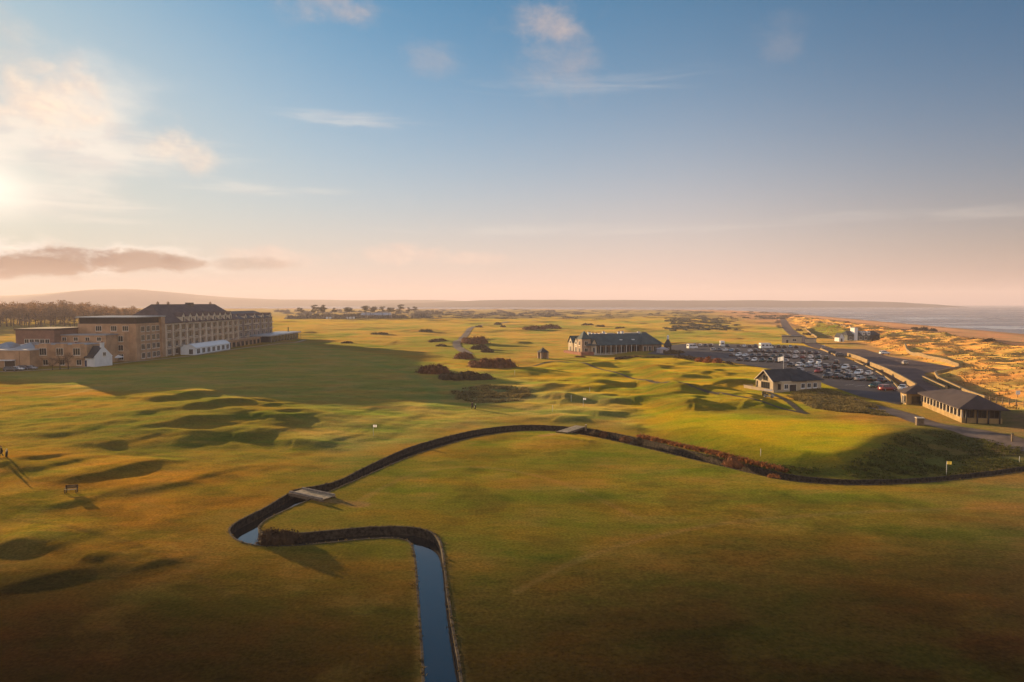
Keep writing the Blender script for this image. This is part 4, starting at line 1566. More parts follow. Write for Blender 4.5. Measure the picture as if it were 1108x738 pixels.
put('door', door_mesh(2.6, 2.4, dark_band), t, (4.2, -.003, -.3), 0)
for x in (1.6, 8.2, 10.6, 13.0):
    win(t, x, -.003, .9, 0, 1.3, 1.3, 1, white_wall)
mb = MB()                                             # terrace with its low wall
mb.box(-3.6, -.01, -.8, 13.0, -.8, -.05)
te = mb.build('terrace', conc, t)
mb = MB()
mb.box(-3.9, -3.6, -.8, 13, -.9, .8)
mb.box(-3.6, -.2, -1.0, -.7, -.9, .8)
mb.box(-3.6, -.2, 13.0, 13.3, -.9, .8)
mb.box(-4.0, -3.5, -.9, 13.3, .8, .92)
mb.build('terrace_wall', mat('sandy_render', (.42, .33, .22), .9, .15, .6), te)

# flagpole
q = P(847.5, 410)
t = thing('flagpole', 'tall white flagpole with white flag beside the lodge roof', 'flagpole', (q[0], q[1], hz(*q)))
mb = MB()
mb.tube((0, 0, 0), (0, 0, 6.6), .08, .05, 8)
mb.tube((0, 0, 6.6), (0, 0, 6.75), .10, .04, 8)
mb.build('pole', white_wall, t)
mb = MB()
for i in range(8):
    for j in range(4):
        def fp(a, b):
            x = -a / 8 * 1.75
            return (x, .16 * math.sin(a * 1.1) * a / 8, 6.45 - b / 4 * 1.25 - .35 * (a / 8) ** 1.5)
        mb.face([fp(i, j), fp(i + 1, j), fp(i + 1, j + 1), fp(i, j + 1)], 0, True)
mb.build('flag', mat('white_flag_cloth', (.82, .82, .84), .8, .05, 1, transl=.35), t)

# ------------------------------------------------------------------ slate roofed pavilion and kiosk, right
C = P(1040.5, 457.5)
t = thing('pavilion', 'slate-roofed pavilion with sunlit windowed side at the drive, right', 'pavilion', (C[0], C[1], hz(*C)), R(-14))
# local x to the right along the dark end, local y away along the lit side
W, D = 6.8, 23.0
mb = MB()
mb.box(0, W, 0, D, -.8, 1.0)
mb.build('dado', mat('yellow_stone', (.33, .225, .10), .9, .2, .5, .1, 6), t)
mb = MB()
mb.box(.25, W - .25, .25, D - .25, 1.0, 3.0)
mb.build('wall', mat('ochre_panel', (.30, .20, .10), .8, .2, .5), t)
mb = MB()
o = .9
x0, x1, y0, y1, z0_, z1_ = -o, W + o, -o, D + o, 2.85, 5.2
xm = W / 2
vs = [(x0, y0, z0_), (x1, y0, z0_), (x1, y1, z0_), (x0, y1, z0_), (xm, y0 + 3.2, z1_), (xm, y1 - 9, z1_ - .3)]
lo = [(x, y, z - .2) for x, y, z in vs[:4]]
mb.add(vs + lo, [(0, 1, 4), (1, 2, 5, 4), (2, 3, 5), (3, 0, 4, 5), (9, 8, 7, 6), (6, 7, 1, 0), (7, 8, 2, 1), (8, 9, 3, 2), (9, 6, 0, 3)])
mb.build('roof', mat('plum_slate', (.066, .050, .050), .75, .2, .5, .1, 8), t)
for k in range(13):
    mb = MB()
    y = .15 + k * (D - .3) / 12
    mb.box(-.12, .16, y - .14, y + .14, 1.0, 2.75)
    mb.build('post', stone_trim, t)
for k in range(12):
    y = .15 + (k + .5) * (D - .3) / 12
    win(t, .247, y, 1.15, SIDE['left'], 1.4, 1.35, 1, frame_d)
for k in range(4):
    mb = MB()
    x = .6 + k * (W - 1.2) / 3
    mb.tube((x, -.4, -.8), (x, -.4, 2.7), .14, seg=8)
    mb.build('column', dark_metal, t)
for k in range(3):
    win(t, 1.3 + k * 2.1, .247, 1.1, 0, 1.4, 1.4, 1, frame_d)

C = P(1003, 438.5)
t = thing('kiosk', 'small kiosk with pointed slate roof and sunlit wall beside the drive', 'kiosk', (C[0], C[1], hz(*C)), R(-14))
mb = MB()
mb.box(-4.2, 0, 0, 4.4, -.8, 2.6)
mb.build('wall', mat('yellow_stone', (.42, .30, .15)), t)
mb = MB()
for a, b in (((-4.9, -.7), (.7, -.7)), ((.7, -.7), (.7, 5.1)), ((.7, 5.1), (-4.9, 5.1)), ((-4.9, 5.1), (-4.9, -.7))):
    mb.face([(a[0], a[1], 2.5), (b[0], b[1], 2.5), (-1.6, 1.8, 4.5)])
mb.face([(-4.9, -.7, 2.5), (-4.9, 5.1, 2.5), (.7, 5.1, 2.5), (.7, -.7, 2.5)])
mb.build('roof', mat('plum_slate', (.095, .070, .070)), t)
put('door', door_mesh(1.2, 2.0, dark_band), t, (-4.203, 2.2, -.2), SIDE['left'])
win(t, -2.1, -.003, .5, 0, 1.8, 1.3, 1, frame_d)
win(t, -4.203, .9, .6, SIDE['left'], .9, 1.2, 1, frame_d)

# ------------------------------------------------------------------ buildings by the coast road
q = P(846, 371)
t = thing('low_building', 'cream flat-roofed block with one small annexe at the head of the car park', 'building', (q[0], q[1], hz(*q)), R(-24))
mb = MB()
mb.box(0, 11, 0, 8, -.3, 3.9)
mb.build('wall', cream, t)
mb = MB()
mb.box(-.4, 11.4, -.4, 8.4, 3.9, 4.3)
mb.build('roof', lead, t)
mb = MB()
mb.box(13, 19, 0.5, 5, -.3, 2.9)
an = mb.build('annexe', cream, t)
mb = MB()
mb.box(12.7, 19.3, .2, 5.3, 2.9, 3.2)
mb.build('annexe_roof', lead, an)
put('door', door_mesh(1.3, 2.1, dark_band), t, (3, -.003, -.2), 0)
win(t, 7, -.003, 1.2, 0, 2.0, 1.2, 1)
win(t, 11.003, 4, 1.2, SIDE['right'], 2.0, 1.2, 1, frame_d)

q = P(917, 368.5)
t = thing('beach_hall', 'dark hall with white-faced tower and two white dormers behind the forecourt', 'building', (q[0], q[1], hz(*q)), R(6))
mb = MB()
mb.box(0, 15, 0, 9, -.3, 3.4)
mb.build('wall', mat('grey_green_wall', (.12, .13, .12), .85, .2, .5), t)
mb = MB()
mb.hip(0, 22, 0, 9, 3.5, 6.0, 2.0, over=.4)
mb.build('roof', slate_dark, t)
mb = MB()
mb.box(15, 22, .4, 8.4, -.3, 3.3)
mb.build('side_wing', dark_band, t)
mb = MB()
mb.box(4.2, 6.4, -.6, 4, -.3, 7.8)
mb.box(4.0, 6.6, -.8, 4.2, 7.8, 8.1)
mb.build('tower', white_wall, t)
for x in (10.5, 14.0):
    mb = MB()
    mb.box(x - .9, x + .9, -.5, 3.6, 3.3, 5.4)
    mb.box(x - 1.05, x + 1.05, -.65, 3.8, 5.4, 5.6)
    d = mb.build('dormer', white_wall, t)
    win(d, x, -.503, 3.9, 0, 1.0, 1.1, 1)
for x in (2, 8.8, 12.2):
    win(t, x, -.003, .7, 0, 1.6, 1.6, 1)

q = P(914.5, 369.5)
t = thing('hut', 'little hut with pointed white gable left of the dark beach hall', 'hut', (q[0] - 3.2, q[1] - 2, hz(*q)), R(6))
mb = MB()
mb.box(-1.6, 1.6, 0, 5, -.2, 2.8)
mb.face([(-1.6, -.003, 2.8), (1.6, -.003, 2.8), (0, -.003, 5.2)])
mb.build('wall', white_wall, t)
mb = MB()
for s in (-1, 1):
    mb.face([(0, -.3, 5.3), (s * 1.9, -.3, 2.5), (s * 1.9, 5.3, 2.5), (0, 5.3, 5.3)][::s])
mb.build('roof', slate_dark, t)
put('door', door_mesh(1.0, 2.0, dark_band), t, (0, -.003, -.1), 0)

q = P(722.5, 380)
t = thing('turret_hut', 'dark turret hut with white cap at the clubhouse end of the car park', 'hut', (q[0], q[1], hz(*q)))
t.scale = (.72, .72, .82)
mb = MB()
mb.tube((0, 0, 0), (0, 0, 3.4), 2.6, 2.5, 8, smooth=False)
mb.build('wall', dark_band, t)
mb = MB()
mb.tube((0, 0, 3.3), (0, 0, 7.2), 3.1, .7, 8, smooth=False)
r_ = mb.build('roof', slate_dark, t)
mb = MB()
mb.tube((0, 0, 7.2), (0, 0, 9.0), .75, .7, 8, smooth=False)
mb.tube((0, 0, 9.0), (0, 0, 9.9), 1.0, .1, 8, smooth=False)
mb.build('cap', white_wall, r_)
win(t, 0, -2.62, .4, 0, .9, 1.8, 0, frame_w)

tent_cloth = mat('grey_tent_cloth', (.40, .36, .38), .8, .1, 1)
q = P(717, 382)
t = thing('tent', 'small pale square tent pitched between clubhouse and car park', 'tent', (q[0], q[1], hz(*q)), R(10))
mb = MB()
mb.box(-2.3, 2.3, -2, 2, 0, 2.0)
mb.build('side_wall', tent_cloth, t)
mb = MB()
for a, b in (((-2.6, -2.3), (2.6, -2.3)), ((2.6, -2.3), (2.6, 2.3)), ((2.6, 2.3), (-2.6, 2.3)), ((-2.6, 2.3), (-2.6, -2.3))):
    mb.face([(a[0], a[1], 1.95), (b[0], b[1], 1.95), (0, 0, 3.1)])
mb.build('roof', tent_cloth, t)
put('doorway', door_mesh(1.4, 1.6, dark_band), t, (0, -2.003, 0), 0)

# ------------------------------------------------------------------ garden and roadside walls, fence
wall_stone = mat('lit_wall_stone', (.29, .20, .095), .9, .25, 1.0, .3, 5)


def low_wall(name, label, pts, h=1.2, w=0.45, m=None, cope=True, cat='wall'):
    h *= .85
    line = smooth_line(PL(*pts), 2.5) if len(pts) > 2 else np.linspace(P(*pts[0]), P(*pts[1]), max(3, int(np.linalg.norm(P(*pts[1]) - P(*pts[0])) / 2.5)))
    c = line[0]
    t = thing(name, label, cat, (c[0], c[1], 0))
    d = np.gradient(line, axis=0)
    nr = np.stack([-d[:, 1], d[:, 0]], 1); nr /= np.linalg.norm(nr, axis=1)[:, None]
    z = height(line[:, 0], line[:, 1])

    def strip(mb, w, za, zb):
        n = len(line)
        vs = []
        for s, zz in ((-1, za), (-1, zb), (1, zb), (1, za)):
            p = line + nr * (s * w / 2) - c
            vs += [(a, b, q + zz) for a, b, q in zip(p[:, 0], p[:, 1], z)]
        fs = []
        for k in range(4):
            k2 = (k + 1) % 4
            for i in range(n - 1):
                fs.append((k * n + i, k * n + i + 1, k2 * n + i + 1, k2 * n + i))
        fs += [(0, n, 2 * n, 3 * n), (n - 1, 4 * n - 1, 3 * n - 1, 2 * n - 1)]
        mb.add(vs, fs)
    mb = MB(); strip(mb, w, -.5, h); mb.build('wall', m or wall_stone, t)
    if cope:
        mb = MB(); strip(mb, w + .10, h + .003, h + .10); mb.build('coping', mat('coping_stone', (.27, .20, .11), .9, .25, 1.0), t)
    return t


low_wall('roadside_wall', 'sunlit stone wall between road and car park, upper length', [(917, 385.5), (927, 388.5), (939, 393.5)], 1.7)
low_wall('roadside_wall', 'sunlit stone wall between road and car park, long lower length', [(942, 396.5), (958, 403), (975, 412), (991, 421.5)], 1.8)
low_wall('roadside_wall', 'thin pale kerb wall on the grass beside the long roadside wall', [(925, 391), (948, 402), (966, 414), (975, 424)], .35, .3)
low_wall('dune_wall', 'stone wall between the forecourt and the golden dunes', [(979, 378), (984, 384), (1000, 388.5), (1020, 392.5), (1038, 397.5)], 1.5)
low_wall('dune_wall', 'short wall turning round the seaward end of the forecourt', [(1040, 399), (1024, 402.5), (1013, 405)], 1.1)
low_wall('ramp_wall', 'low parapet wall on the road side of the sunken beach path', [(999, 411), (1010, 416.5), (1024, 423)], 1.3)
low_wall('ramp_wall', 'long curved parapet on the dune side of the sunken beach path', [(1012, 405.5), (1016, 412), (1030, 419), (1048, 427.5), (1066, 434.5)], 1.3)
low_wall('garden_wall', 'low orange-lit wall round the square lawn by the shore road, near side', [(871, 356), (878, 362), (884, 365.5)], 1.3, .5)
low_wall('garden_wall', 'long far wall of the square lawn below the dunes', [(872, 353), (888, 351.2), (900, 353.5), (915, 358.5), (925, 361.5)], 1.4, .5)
low_wall('forecourt_wall', 'short pale wall by parked cars at the head of the car park', [(888, 378), (896, 381.5), (905, 385.5)], .7, .4)

fence_pts = PL((1066, 435), (1078, 437), (1092, 439.5), (1108, 442), (1130, 446))
line = smooth_line(fence_pts, 2.2)
t = thing('fence', 'pale timber post fence running off right along the dunes', 'fence', (line[0][0], line[0][1], 0))
zz = height(line[:, 0], line[:, 1])
for i, (p, z) in enumerate(zip(line, zz)):
    mb = MB()
    x, y = p - line[0]
    mb.box(x - .09, x + .09, y - .09, y + .09, z - .3, z + 1.35)
    mb.build('post', timber, t)
mb = MB()
for i in range(len(line) - 1):
    a, b = line[i] - line[0], line[i + 1] - line[0]
    for dz in (.55, 1.05):
        mb.tube((*a, zz[i] + dz), (*b, zz[i + 1] + dz), .05, seg=4, smooth=False)
mb.build('rail', timber, t)
q = P(1101, 434)
t = thing('sign', 'small white notice board on a post among the dunes, far right', 'sign', (q[0], q[1], hz(*q)))
mb = MB()
mb.box(-.06, .06, -.05, .05, 0, 1.2); mb.build('post', timber, t)
mb = MB()
mb.box(-.5, .5, -.09, -.053, .7, 1.6); mb.build('board', white_wall, t)


# ------------------------------------------------------------------ bridges over the burn
def bridge(name, label, a, b, width, rail):
    A, B = P(*a), P(*b)
    L = float(np.linalg.norm(B - A))
    ang = math.atan2(B[1] - A[1], B[0] - A[0])
    z = max(hz(*A), hz(*B)) + .06
    t = thing(name, label, 'bridge', (A[0], A[1], z), ang)
    mb = MB()
    n = int(L / .28)
    for i in range(n):
        x = L * i / n
        mb.box(x, x + L / n - .02, -width / 2, width / 2, .10 + random.uniform(0, .012), .17, 0)
    mb.build('deck', mat('pale_planks', (.42, .32, .20), .8, .35, 2, .2, 10), t)
    mb = MB()
    for s in (-1, 1):
        mb.box(-.2, L + .2, s * width / 2 - .12, s * width / 2 + .12, -.22, .099)
    mb.build('beam', timber, t)
    if rail:
        for s in (-1, 1):
            mb = MB()
            mb.box(-.1, L + .1, s * (width / 2 - .02) - .09, s * (width / 2 - .02) + .09, .18, .42)
            mb.build('kerb_beam', mat('grey_timber', (.24, .21, .18), .85, .3, 3, .2, 10), t)
    return t


bridge('footbridge', 'flat plank bridge with low side beams over the near bend of the burn', (321, 533), (355, 540.5), 2.1, True)
bridge('footbridge', 'pale plank bridge over the burn at its farthest point', (608, 468.5), (628, 462), 2.2, False)


# ------------------------------------------------------------------ shrubs and trees
def leaf_cloud(mb, lobes, n, size, mi=0, up=0.35, shell=0.55, thin=1.0):
    """small leaf faces through ellipsoid lobes [(centre, radii)], thicker towards the outside"""
    wts = np.array([r[0] * r[1] * r[2] for _, r in lobes]) ** 0.7
    wts /= wts.sum()
    pick = RNG.choice(len(lobes), n, p=wts)
    for k in pick:
        c, r = lobes[k]
        d = RNG.normal(size=3); d /= np.linalg.norm(d)
        q = shell + (1.08 - shell) * RNG.random() ** 0.6
        p = np.array(c) + d * np.array(r) * q
        if p[2] < 0.02:
            p[2] = 0.02 + RNG.random() * .1
        nrm = d + RNG.normal(size=3) * 0.9 + np.array((0, 0, up))
        nrm /= np.linalg.norm(nrm)
        a = np.cross(nrm, RNG.normal(size=3)); a /= np.linalg.norm(a)
        b = np.cross(nrm, a)
        s = size * RNG.uniform(.6, 1.4)
        mb.face([p - a * s * .5, p + b * s * .32 * thin, p + a * s * .55, p - b * s * .32 * thin], mi)


def lump(mb, c, r, mi=0, seg=9, rings=6, seed=0):
    """solid uneven body under the leaves"""
    vs = []
    for i in range(rings + 1):
        th = math.pi * i / rings
        for j in range(seg):
            ph = 2 * math.pi * j / seg
            k = 1 + .18 * math.sin(3 * ph + seed) * math.sin(2 * th + seed) + RNG.normal(0, .05)
            vs.append((c[0] + r[0] * k * math.sin(th) * math.cos(ph), c[1] + r[1] * k * math.sin(th) * math.sin(ph), max(-.4, c[2] + r[2] * k * math.cos(th))))
    fs = [(i * seg + j, (i + 1) * seg + j, (i + 1) * seg + (j + 1) % seg, i * seg + (j + 1) % seg) for i in range(rings) for j in range(seg)]
    mb.add(vs, fs, mi)


gorse_rust = mat('gorse_rust', (.19, .080, .034), .9, .45, .8, transl=.35)
gorse_dark = mat('gorse_dark', (.085, .056, .026), .9, .45, .8, transl=.25)
gorse_olive = mat('gorse_olive', (.075, .065, .025), .9, .4, .8, transl=.15)
orange_leaf = mat('orange_leaf', (.30, .085, .020), .85, .4, .8, transl=.35)
dead_fern = mat('dead_fern', (.34, .135, .045), .9, .4, 1.0, transl=.45)
bark = mat('bark', (.075, .052, .038), .95, .3, 2, .3, 8)
twig = mat('bare_twigs', (.25, .155, .09), .95, .3, 1, transl=.4)
pine_leaf = mat('pine_needles', (.040, .044, .022), .9, .4, .5, transl=.1)
tuft_gold = mat('dune_grass_blades', (.42, .26, .095), .9, .3, .12, coords='World', transl=.5)
tuft_green = mat('rough_grass_blades', (.105, .105, .022), .9, .4, .3, coords='World', transl=.45)
tuft_straw = mat('straw_grass_blades', (.26, .20, .075), .9, .35, .3, coords='World', transl=.5)


def shrub(px, py, wpx, hpx, label, m, name='gorse_bush', n=None, leaf=None, group=None, depth=0.8, cat='bush'):
    q = P(px, py)
    d = math.hypot(*q)
    w = wpx / F_PX * d
    h = hpx / F_PX * d * 0.95
    dy = max(w * depth, h)
    leaf = leaf or max(.16, d / F_PX * 1.15)
    nl = max(3, int(w / max(h, .8) * 2.6))
    lobes = []
    mb = MB()
    for i in range(nl):
        f = (i + .5) / nl * 2 - 1
        r = h * RNG.uniform(.55, .95)
        c = (f * (w / 2 - r * .7), RNG.uniform(-.5, .5) * (dy - r) * math.sqrt(max(0, 1 - f * f)), 0.0)
        hh = h * RNG.uniform(.62, 1.0) * (1 - .35 * abs(f) ** 2)
        lobes.append((c, (r * 1.05, r * 1.1, hh)))
        lump(mb, c, (r * .82, r * .85, hh * .82), 0, seed=i)
    for i in range(int(nl * .8)):
        f = RNG.uniform(-.8, .8)
        c = (f * w * .42, RNG.uniform(-.4, .4) * dy, 0)
        r = h * RNG.uniform(.4, .7)
        hh = h * RNG.uniform(.45, .85)
        lobes.append((c, (r, r, hh)))
        lump(mb, c, (r * .8, r * .8, hh * .8), 0, seed=i)
    area = sum(a[0] * a[2] for _, a in lobes) * 5
    leaf_cloud(mb, lobes, n or int(min(5200, max(500, area / leaf ** 2 * 1.5))), leaf)
    z = min(hz(q[0] + dx, q[1] + dy_) for dx in (-w * .3, 0, w * .3) for dy_ in (-dy * .25, 0, dy * .25))
    o = mb.build(name, m)
    o.location = (q[0], q[1] + dy * .25, z - .05)
    return tag(o, label, cat, group)


G = 'gorse clumps in the middle of the links'
shrub(468, 404, 36, 13, 'dark brown gorse clump, leftmost of the middle group', gorse_rust, group=G, depth=.7)
shrub(503, 411, 62, 12, 'long flat dark gorse bank nearest the camera in the middle group', gorse_dark, group=G, depth=.6)
shrub(532, 397.5, 56, 14, 'broad rust-coloured gorse clump, largest of the middle group', gorse_rust, group=G, depth=.7)
shrub(502, 388, 23, 10, 'small rusty gorse mound between the big clumps', gorse_rust, group=G)
shrub(514, 372.5, 30, 12, 'rust-brown gorse thicket beside the sandy track', gorse_rust, group=G)
shrub(519, 378, 20, 7, 'low gorse tail in front of the track-side thicket', gorse_dark, group=G)
shrub(527, 381, 14, 6, 'small dark gorse bush at right end of the track-side thicket', gorse_dark, group=G)
shrub(474, 371, 24, 5.5, 'flat dark gorse patch left of the sandy track', gorse_dark, group=G)
shrub(477, 375, 13, 3, 'very low dark gorse strip below the flat patch', gorse_dark, group=G)
shrub(578, 358, 26, 6, 'far reddish gorse bank, left half of a pair', gorse_rust, group=G)
shrub(596, 355, 24, 6, 'far reddish gorse bank, right half of a pair', gorse_rust, group=G)
shrub(539, 352, 8, 4, 'tiny gorse bush far along the sandy track', gorse_dark, group=G)
shrub(544, 354, 6, 3, 'tinier gorse bush just in front of its neighbour by the far track', gorse_dark, group=G)
shrub(518, 355, 9, 2.5, 'low dark gorse dot beside the far sandy track', gorse_dark, group=G)
shrub(636, 352, 14, 3, 'far gorse strip beyond the clubhouse, left one', gorse_dark, group=G)
shrub(650, 354, 11, 3, 'far gorse strip beyond the clubhouse, middle one', gorse_dark, group=G)
shrub(672, 356, 12, 2.5, 'far gorse strip beyond the clubhouse, right one', gorse_dark, group=G)
shrub(460, 359, 16, 4, 'brownish gorse clump far left of the sandy track', gorse_olive, group=G)
shrub(375, 371.5, 14, 3, 'dark low gorse strip in the straw field past the hotel', gorse_dark, group=G)
shrub(410, 361, 20, 3, 'faint gorse line across the far straw field', gorse_olive, group=G)

shrub(300, 587, 42, 17, 'shaggy dark brown bush hanging over the inner bend of the burn', mat('burn_bush', (.060, .036, .020), .9, .4, 1, transl=.2), 'bush', depth=.5, n=4200, leaf=.20)
G = 'gorse bushes along the far bank of the burn'
shrub(645, 470, 12, 7, 'small brown bush beside the farthest plank bridge', gorse_dark, group=G, name='bush')
shrub(653, 471, 8, 6, 'smaller brown bush second from the farthest plank bridge', gorse_rust, group=G, name='bush')
shrub(677, 477, 9, 8, 'rounded brown bush midway between plank bridge and orange bush', gorse_rust, group=G, name='bush')
shrub(691, 479, 9, 8, 'narrow dark bush where the orange reed strip begins', gorse_dark, group=G, name='bush')
shrub(794, 504, 14, 13, 'round orange-brown bush at the end of the reed strip', mat('fox_bush', (.22, .085, .032), .9, .4, 1, transl=.25), group=G, name='bush', n=1500)
shrub(838, 517, 14, 5, 'low reddish bush low on the burn bank under the green', dead_fern, group=G, name='bush')
G = 'autumn bushes along the car park edge'
shrub(758, 391, 9, 7, 'small orange bush on the car park edge, left of its pair', orange_leaf, group=G, name='bush')
shrub(767, 392, 9, 8, 'taller orange bush on the car park edge', orange_leaf, group=G, name='bush')
shrub(777, 394, 12, 7, 'russet bush on the car park edge before the dark hedge', orange_leaf, group=G, name='bush')
shrub(788, 395, 13, 5, 'dark bush at the end of the orange row', gorse_dark, group=G, name='bush')
shrub(728, 383.5, 16, 6, 'dark evergreen bush round the foot of the turret hut', gorse_dark, group=G, name='bush')
shrub(736, 382, 10, 4, 'low dark bush right of the turret hut', gorse_dark, group=G, name='bush')
shrub(742, 389, 26, 5, 'dark low hedge at the clubhouse end of the car park', gorse_dark, group=G, name='hedge', cat='hedge')
shrub(690, 386.5, 50, 4, 'dark planting along the foot of the clubhouse terrace', gorse_dark, group=G, name='hedge', cat='hedge', depth=.1)
shrub(628, 387, 14, 3, 'low brown planting below the clubhouse tower', gorse_rust, group=G, name='hedge', cat='hedge', depth=.3)
G = 'dark scrub along the edge of the dunes'
for px, py, w, h, lab in ((991, 357, 6, 4, 'small dark shrub on the sand edge, left of three'), (1000, 357.5, 7, 5, 'dark shrub on the sand edge, middle of three'), (1010, 358.5, 6, 4, 'dark shrub on the sand edge, right of three'),
                          (918, 352, 8, 3, 'dark shrub above the square lawn'), (1060, 372, 12, 4, 'dark thorn scrub in the dunes near the beach'), (1072, 375, 14, 5, 'wider thorn scrub in the dunes near the beach'),
                          (865, 358, 7, 3, 'dark shrub beside the bend of the shore road'), (874, 362, 8, 3, 'dark shrub by the near corner of the square lawn'), (955, 371, 16, 5, 'dark hedge on the crest of the grass mound')):
    shrub(px, py, w, h, lab, gorse_dark, 'bush', group=G)


def tree_mesh(kind, h, seed):
    """returns (trunk mesh, crown mesh): tapered trunk with limbs, crown of small faces in uneven lobes"""
    rnd = random.Random(seed)
    tr = MB()
    tip = Vector((rnd.uniform(-.6, .6), rnd.uniform(-.6, .6), h * (.62 if kind != 'pine' else .9)))
    mid = Vector((tip.x * .3, tip.y * .4, h * .3))
    r0 = h * .022
    tr.tube((0, 0, -.4), mid, r0 * 1.15, r0 * .8, 7)
    tr.tube(mid, tip, r0 * .8, r0 * .3, 7)
    lobes = []
    nl = 9 if kind == 'wood' else 7
    for i in range(nl):
        a = 2 * math.pi * i / nl + rnd.uniform(-.4, .4)
        z0 = h * rnd.uniform(.12, .6) if kind != 'pine' else h * rnd.uniform(.6, .88)
        rad = h * (rnd.uniform(.14, .30) if kind != 'pine' else rnd.uniform(.08, .2))
        z1 = z0 + h * (rnd.uniform(.12, .34) if kind != 'pine' else rnd.uniform(.0, .08))
        s = mid.lerp(tip, max(0, min(1, (z0 - mid.z) / max(.1, tip.z - mid.z))))
        e = Vector((math.cos(a) * rad, math.sin(a) * rad, z1))
        tr.tube(s, e, r0 * .42, r0 * .12, 5)
        if kind == 'pine':
            lobes.append((tuple(e), (h * rnd.uniform(.10, .17), h * rnd.uniform(.10, .17), h * rnd.uniform(.045, .08))))
        else:
            lobes.append((tuple(e), (h * rnd.uniform(.11, .19),) * 2 + (h * rnd.uniform(.10, .17),)))
        if kind == 'bare':
            for _ in range(5):
                e2 = e + Vector((rnd.uniform(-1, 1), rnd.uniform(-1, 1), rnd.uniform(.1, 1))) * h * .14
                tr.tube(s.lerp(e, rnd.uniform(.4, 1)), e2, r0 * .16, r0 * .05, 4)
    lobes.append(((tip.x, tip.y, h * (.78 if kind != 'pine' else .93)), (h * .15, h * .15, h * (.17 if kind != 'pine' else .06))))
    cr = MB()
    leaf_cloud(cr, lobes, {'wood': 750, 'pine': 520, 'bare': 900}[kind], h * {'wood': .055, 'pine': .05, 'bare': .055}[kind], shell=.2, thin={'wood': .9, 'pine': 1.0, 'bare': .28}[kind])
    return tr.mesh('trunk', [bark]), cr.mesh('crown', [{'wood': twig, 'pine': pine_leaf, 'bare': twig}[kind]])


TREES = {k: [tree_mesh(k, h, 10 + i) for i in range(4)] for k, h in (('wood', 22.0), ('pine', 20.0), ('bare', 7.0))}


def plant_tree(kind, x, y, label, scale=1.0, group=None, name='tree'):
    t = thing(name, label, 'tree', (x, y, hz(x, y) - .1), random.uniform(0, 6.28), group)
    a, b = random.choice(TREES[kind])
    put('trunk', a, t); put('crown', b, t)
    s = scale * random.uniform(.9, 1.12)
    t.scale = (s * random.uniform(.9, 1.15), s * random.uniform(.9, 1.15), s)
    return t


for i, (px, py, sc, lab) in enumerate(((57, 400.5, .8, 'bare reddish tree, leftmost of four before the brick wing'), (65, 400, 1.0, 'tall bare reddish tree, second of four before the brick wing'),
                                       (74, 399.5, .95, 'bare dark tree touching the cottage lean-to'), (83, 395, .8, 'bare dark tree just behind the cottage roof'))):
    q = P(px, py)
    plant_tree('bare', q[0], q[1] + (0 if i < 3 else 16), lab, sc, 'bare trees round the cottage')

# wood behind the hotel, in the sun's haze: front row told apart one by one, deeper rows alike
cands = []
for i in range(26):
    px = -52 + i * 7.6 + random.uniform(-2, 2)
    cands.append((px, random.uniform(668, 720)))
G = 'trees of the hazy wood behind the hotel'
for i, (px, d) in enumerate(sorted(cands)):
    plant_tree('wood', (px - CX) / F_PX * d, d, f'hazy bare tree, {ORD[i]} from the left in the front of the far wood', random.uniform(.95, 1.2), G)
for i in range(100):
    px, d = random.uniform(-60, 150), random.uniform(720, 960)
    plant_tree('wood', (px - CX) / F_PX * d, d, 'hazy bare tree deep inside the far left wood behind the hotel', random.uniform(1.0, 1.35) * (1.0 if px < 110 else .82), G)
G = 'pines of the far clump beyond the straw field'
xs = sorted([random.gauss(368, 16) for _ in range(10)] + [random.uniform(322, 350) for _ in range(6)] + [random.uniform(388, 415) for _ in range(7)] + [random.uniform(420, 452) for _ in range(7)])
for i, px in enumerate(xs):
    d = random.uniform(1060, 1180)
    plant_tree('pine', (px - CX) / F_PX * d, d, f'dark pine, {ORD[i]} from the left in the clump past the straw field', random.uniform(.78, 1.1), G, 'pine_tree')


def clump_field(name, spots, m, leaf, kind='stuff'):
    """low scrub or far woodland nobody could count: one mesh"""
    mb = MB()
    for (x, y, z, w, h) in spots:
        lobes = [((x + RNG.uniform(-.4, .4) * w, y + RNG.uniform(-.4, .4) * w, z), (w * RNG.uniform(.35, .6), w * RNG.uniform(.35, .6), h * RNG.uniform(.6, 1))) for _ in range(3)]
        for c, r in lobes:
            lump(mb, c, (r[0] * .85, r[1] * .85, r[2] * .85), seg=7, rings=4)
        for _ in range(26):
            c, r = lobes[RNG.integers(3)]
            d = RNG.normal(size=3); d /= np.linalg.norm(d)
            p = np.array(c) + d * np.array(r)
            p[2] = max(p[2], z)
            a = RNG.normal(size=3); a /= np.linalg.norm(a)
            b = np.cross(a, d)
            s = leaf * RNG.uniform(.6, 1.4)
            mb.face([p - a * s, p + b * s, p + a * s])
    return struct(mb.build(name, m), kind)


def hz_many(pts):
    a = np.array(pts)
    return height(a[:, 0], a[:, 1])


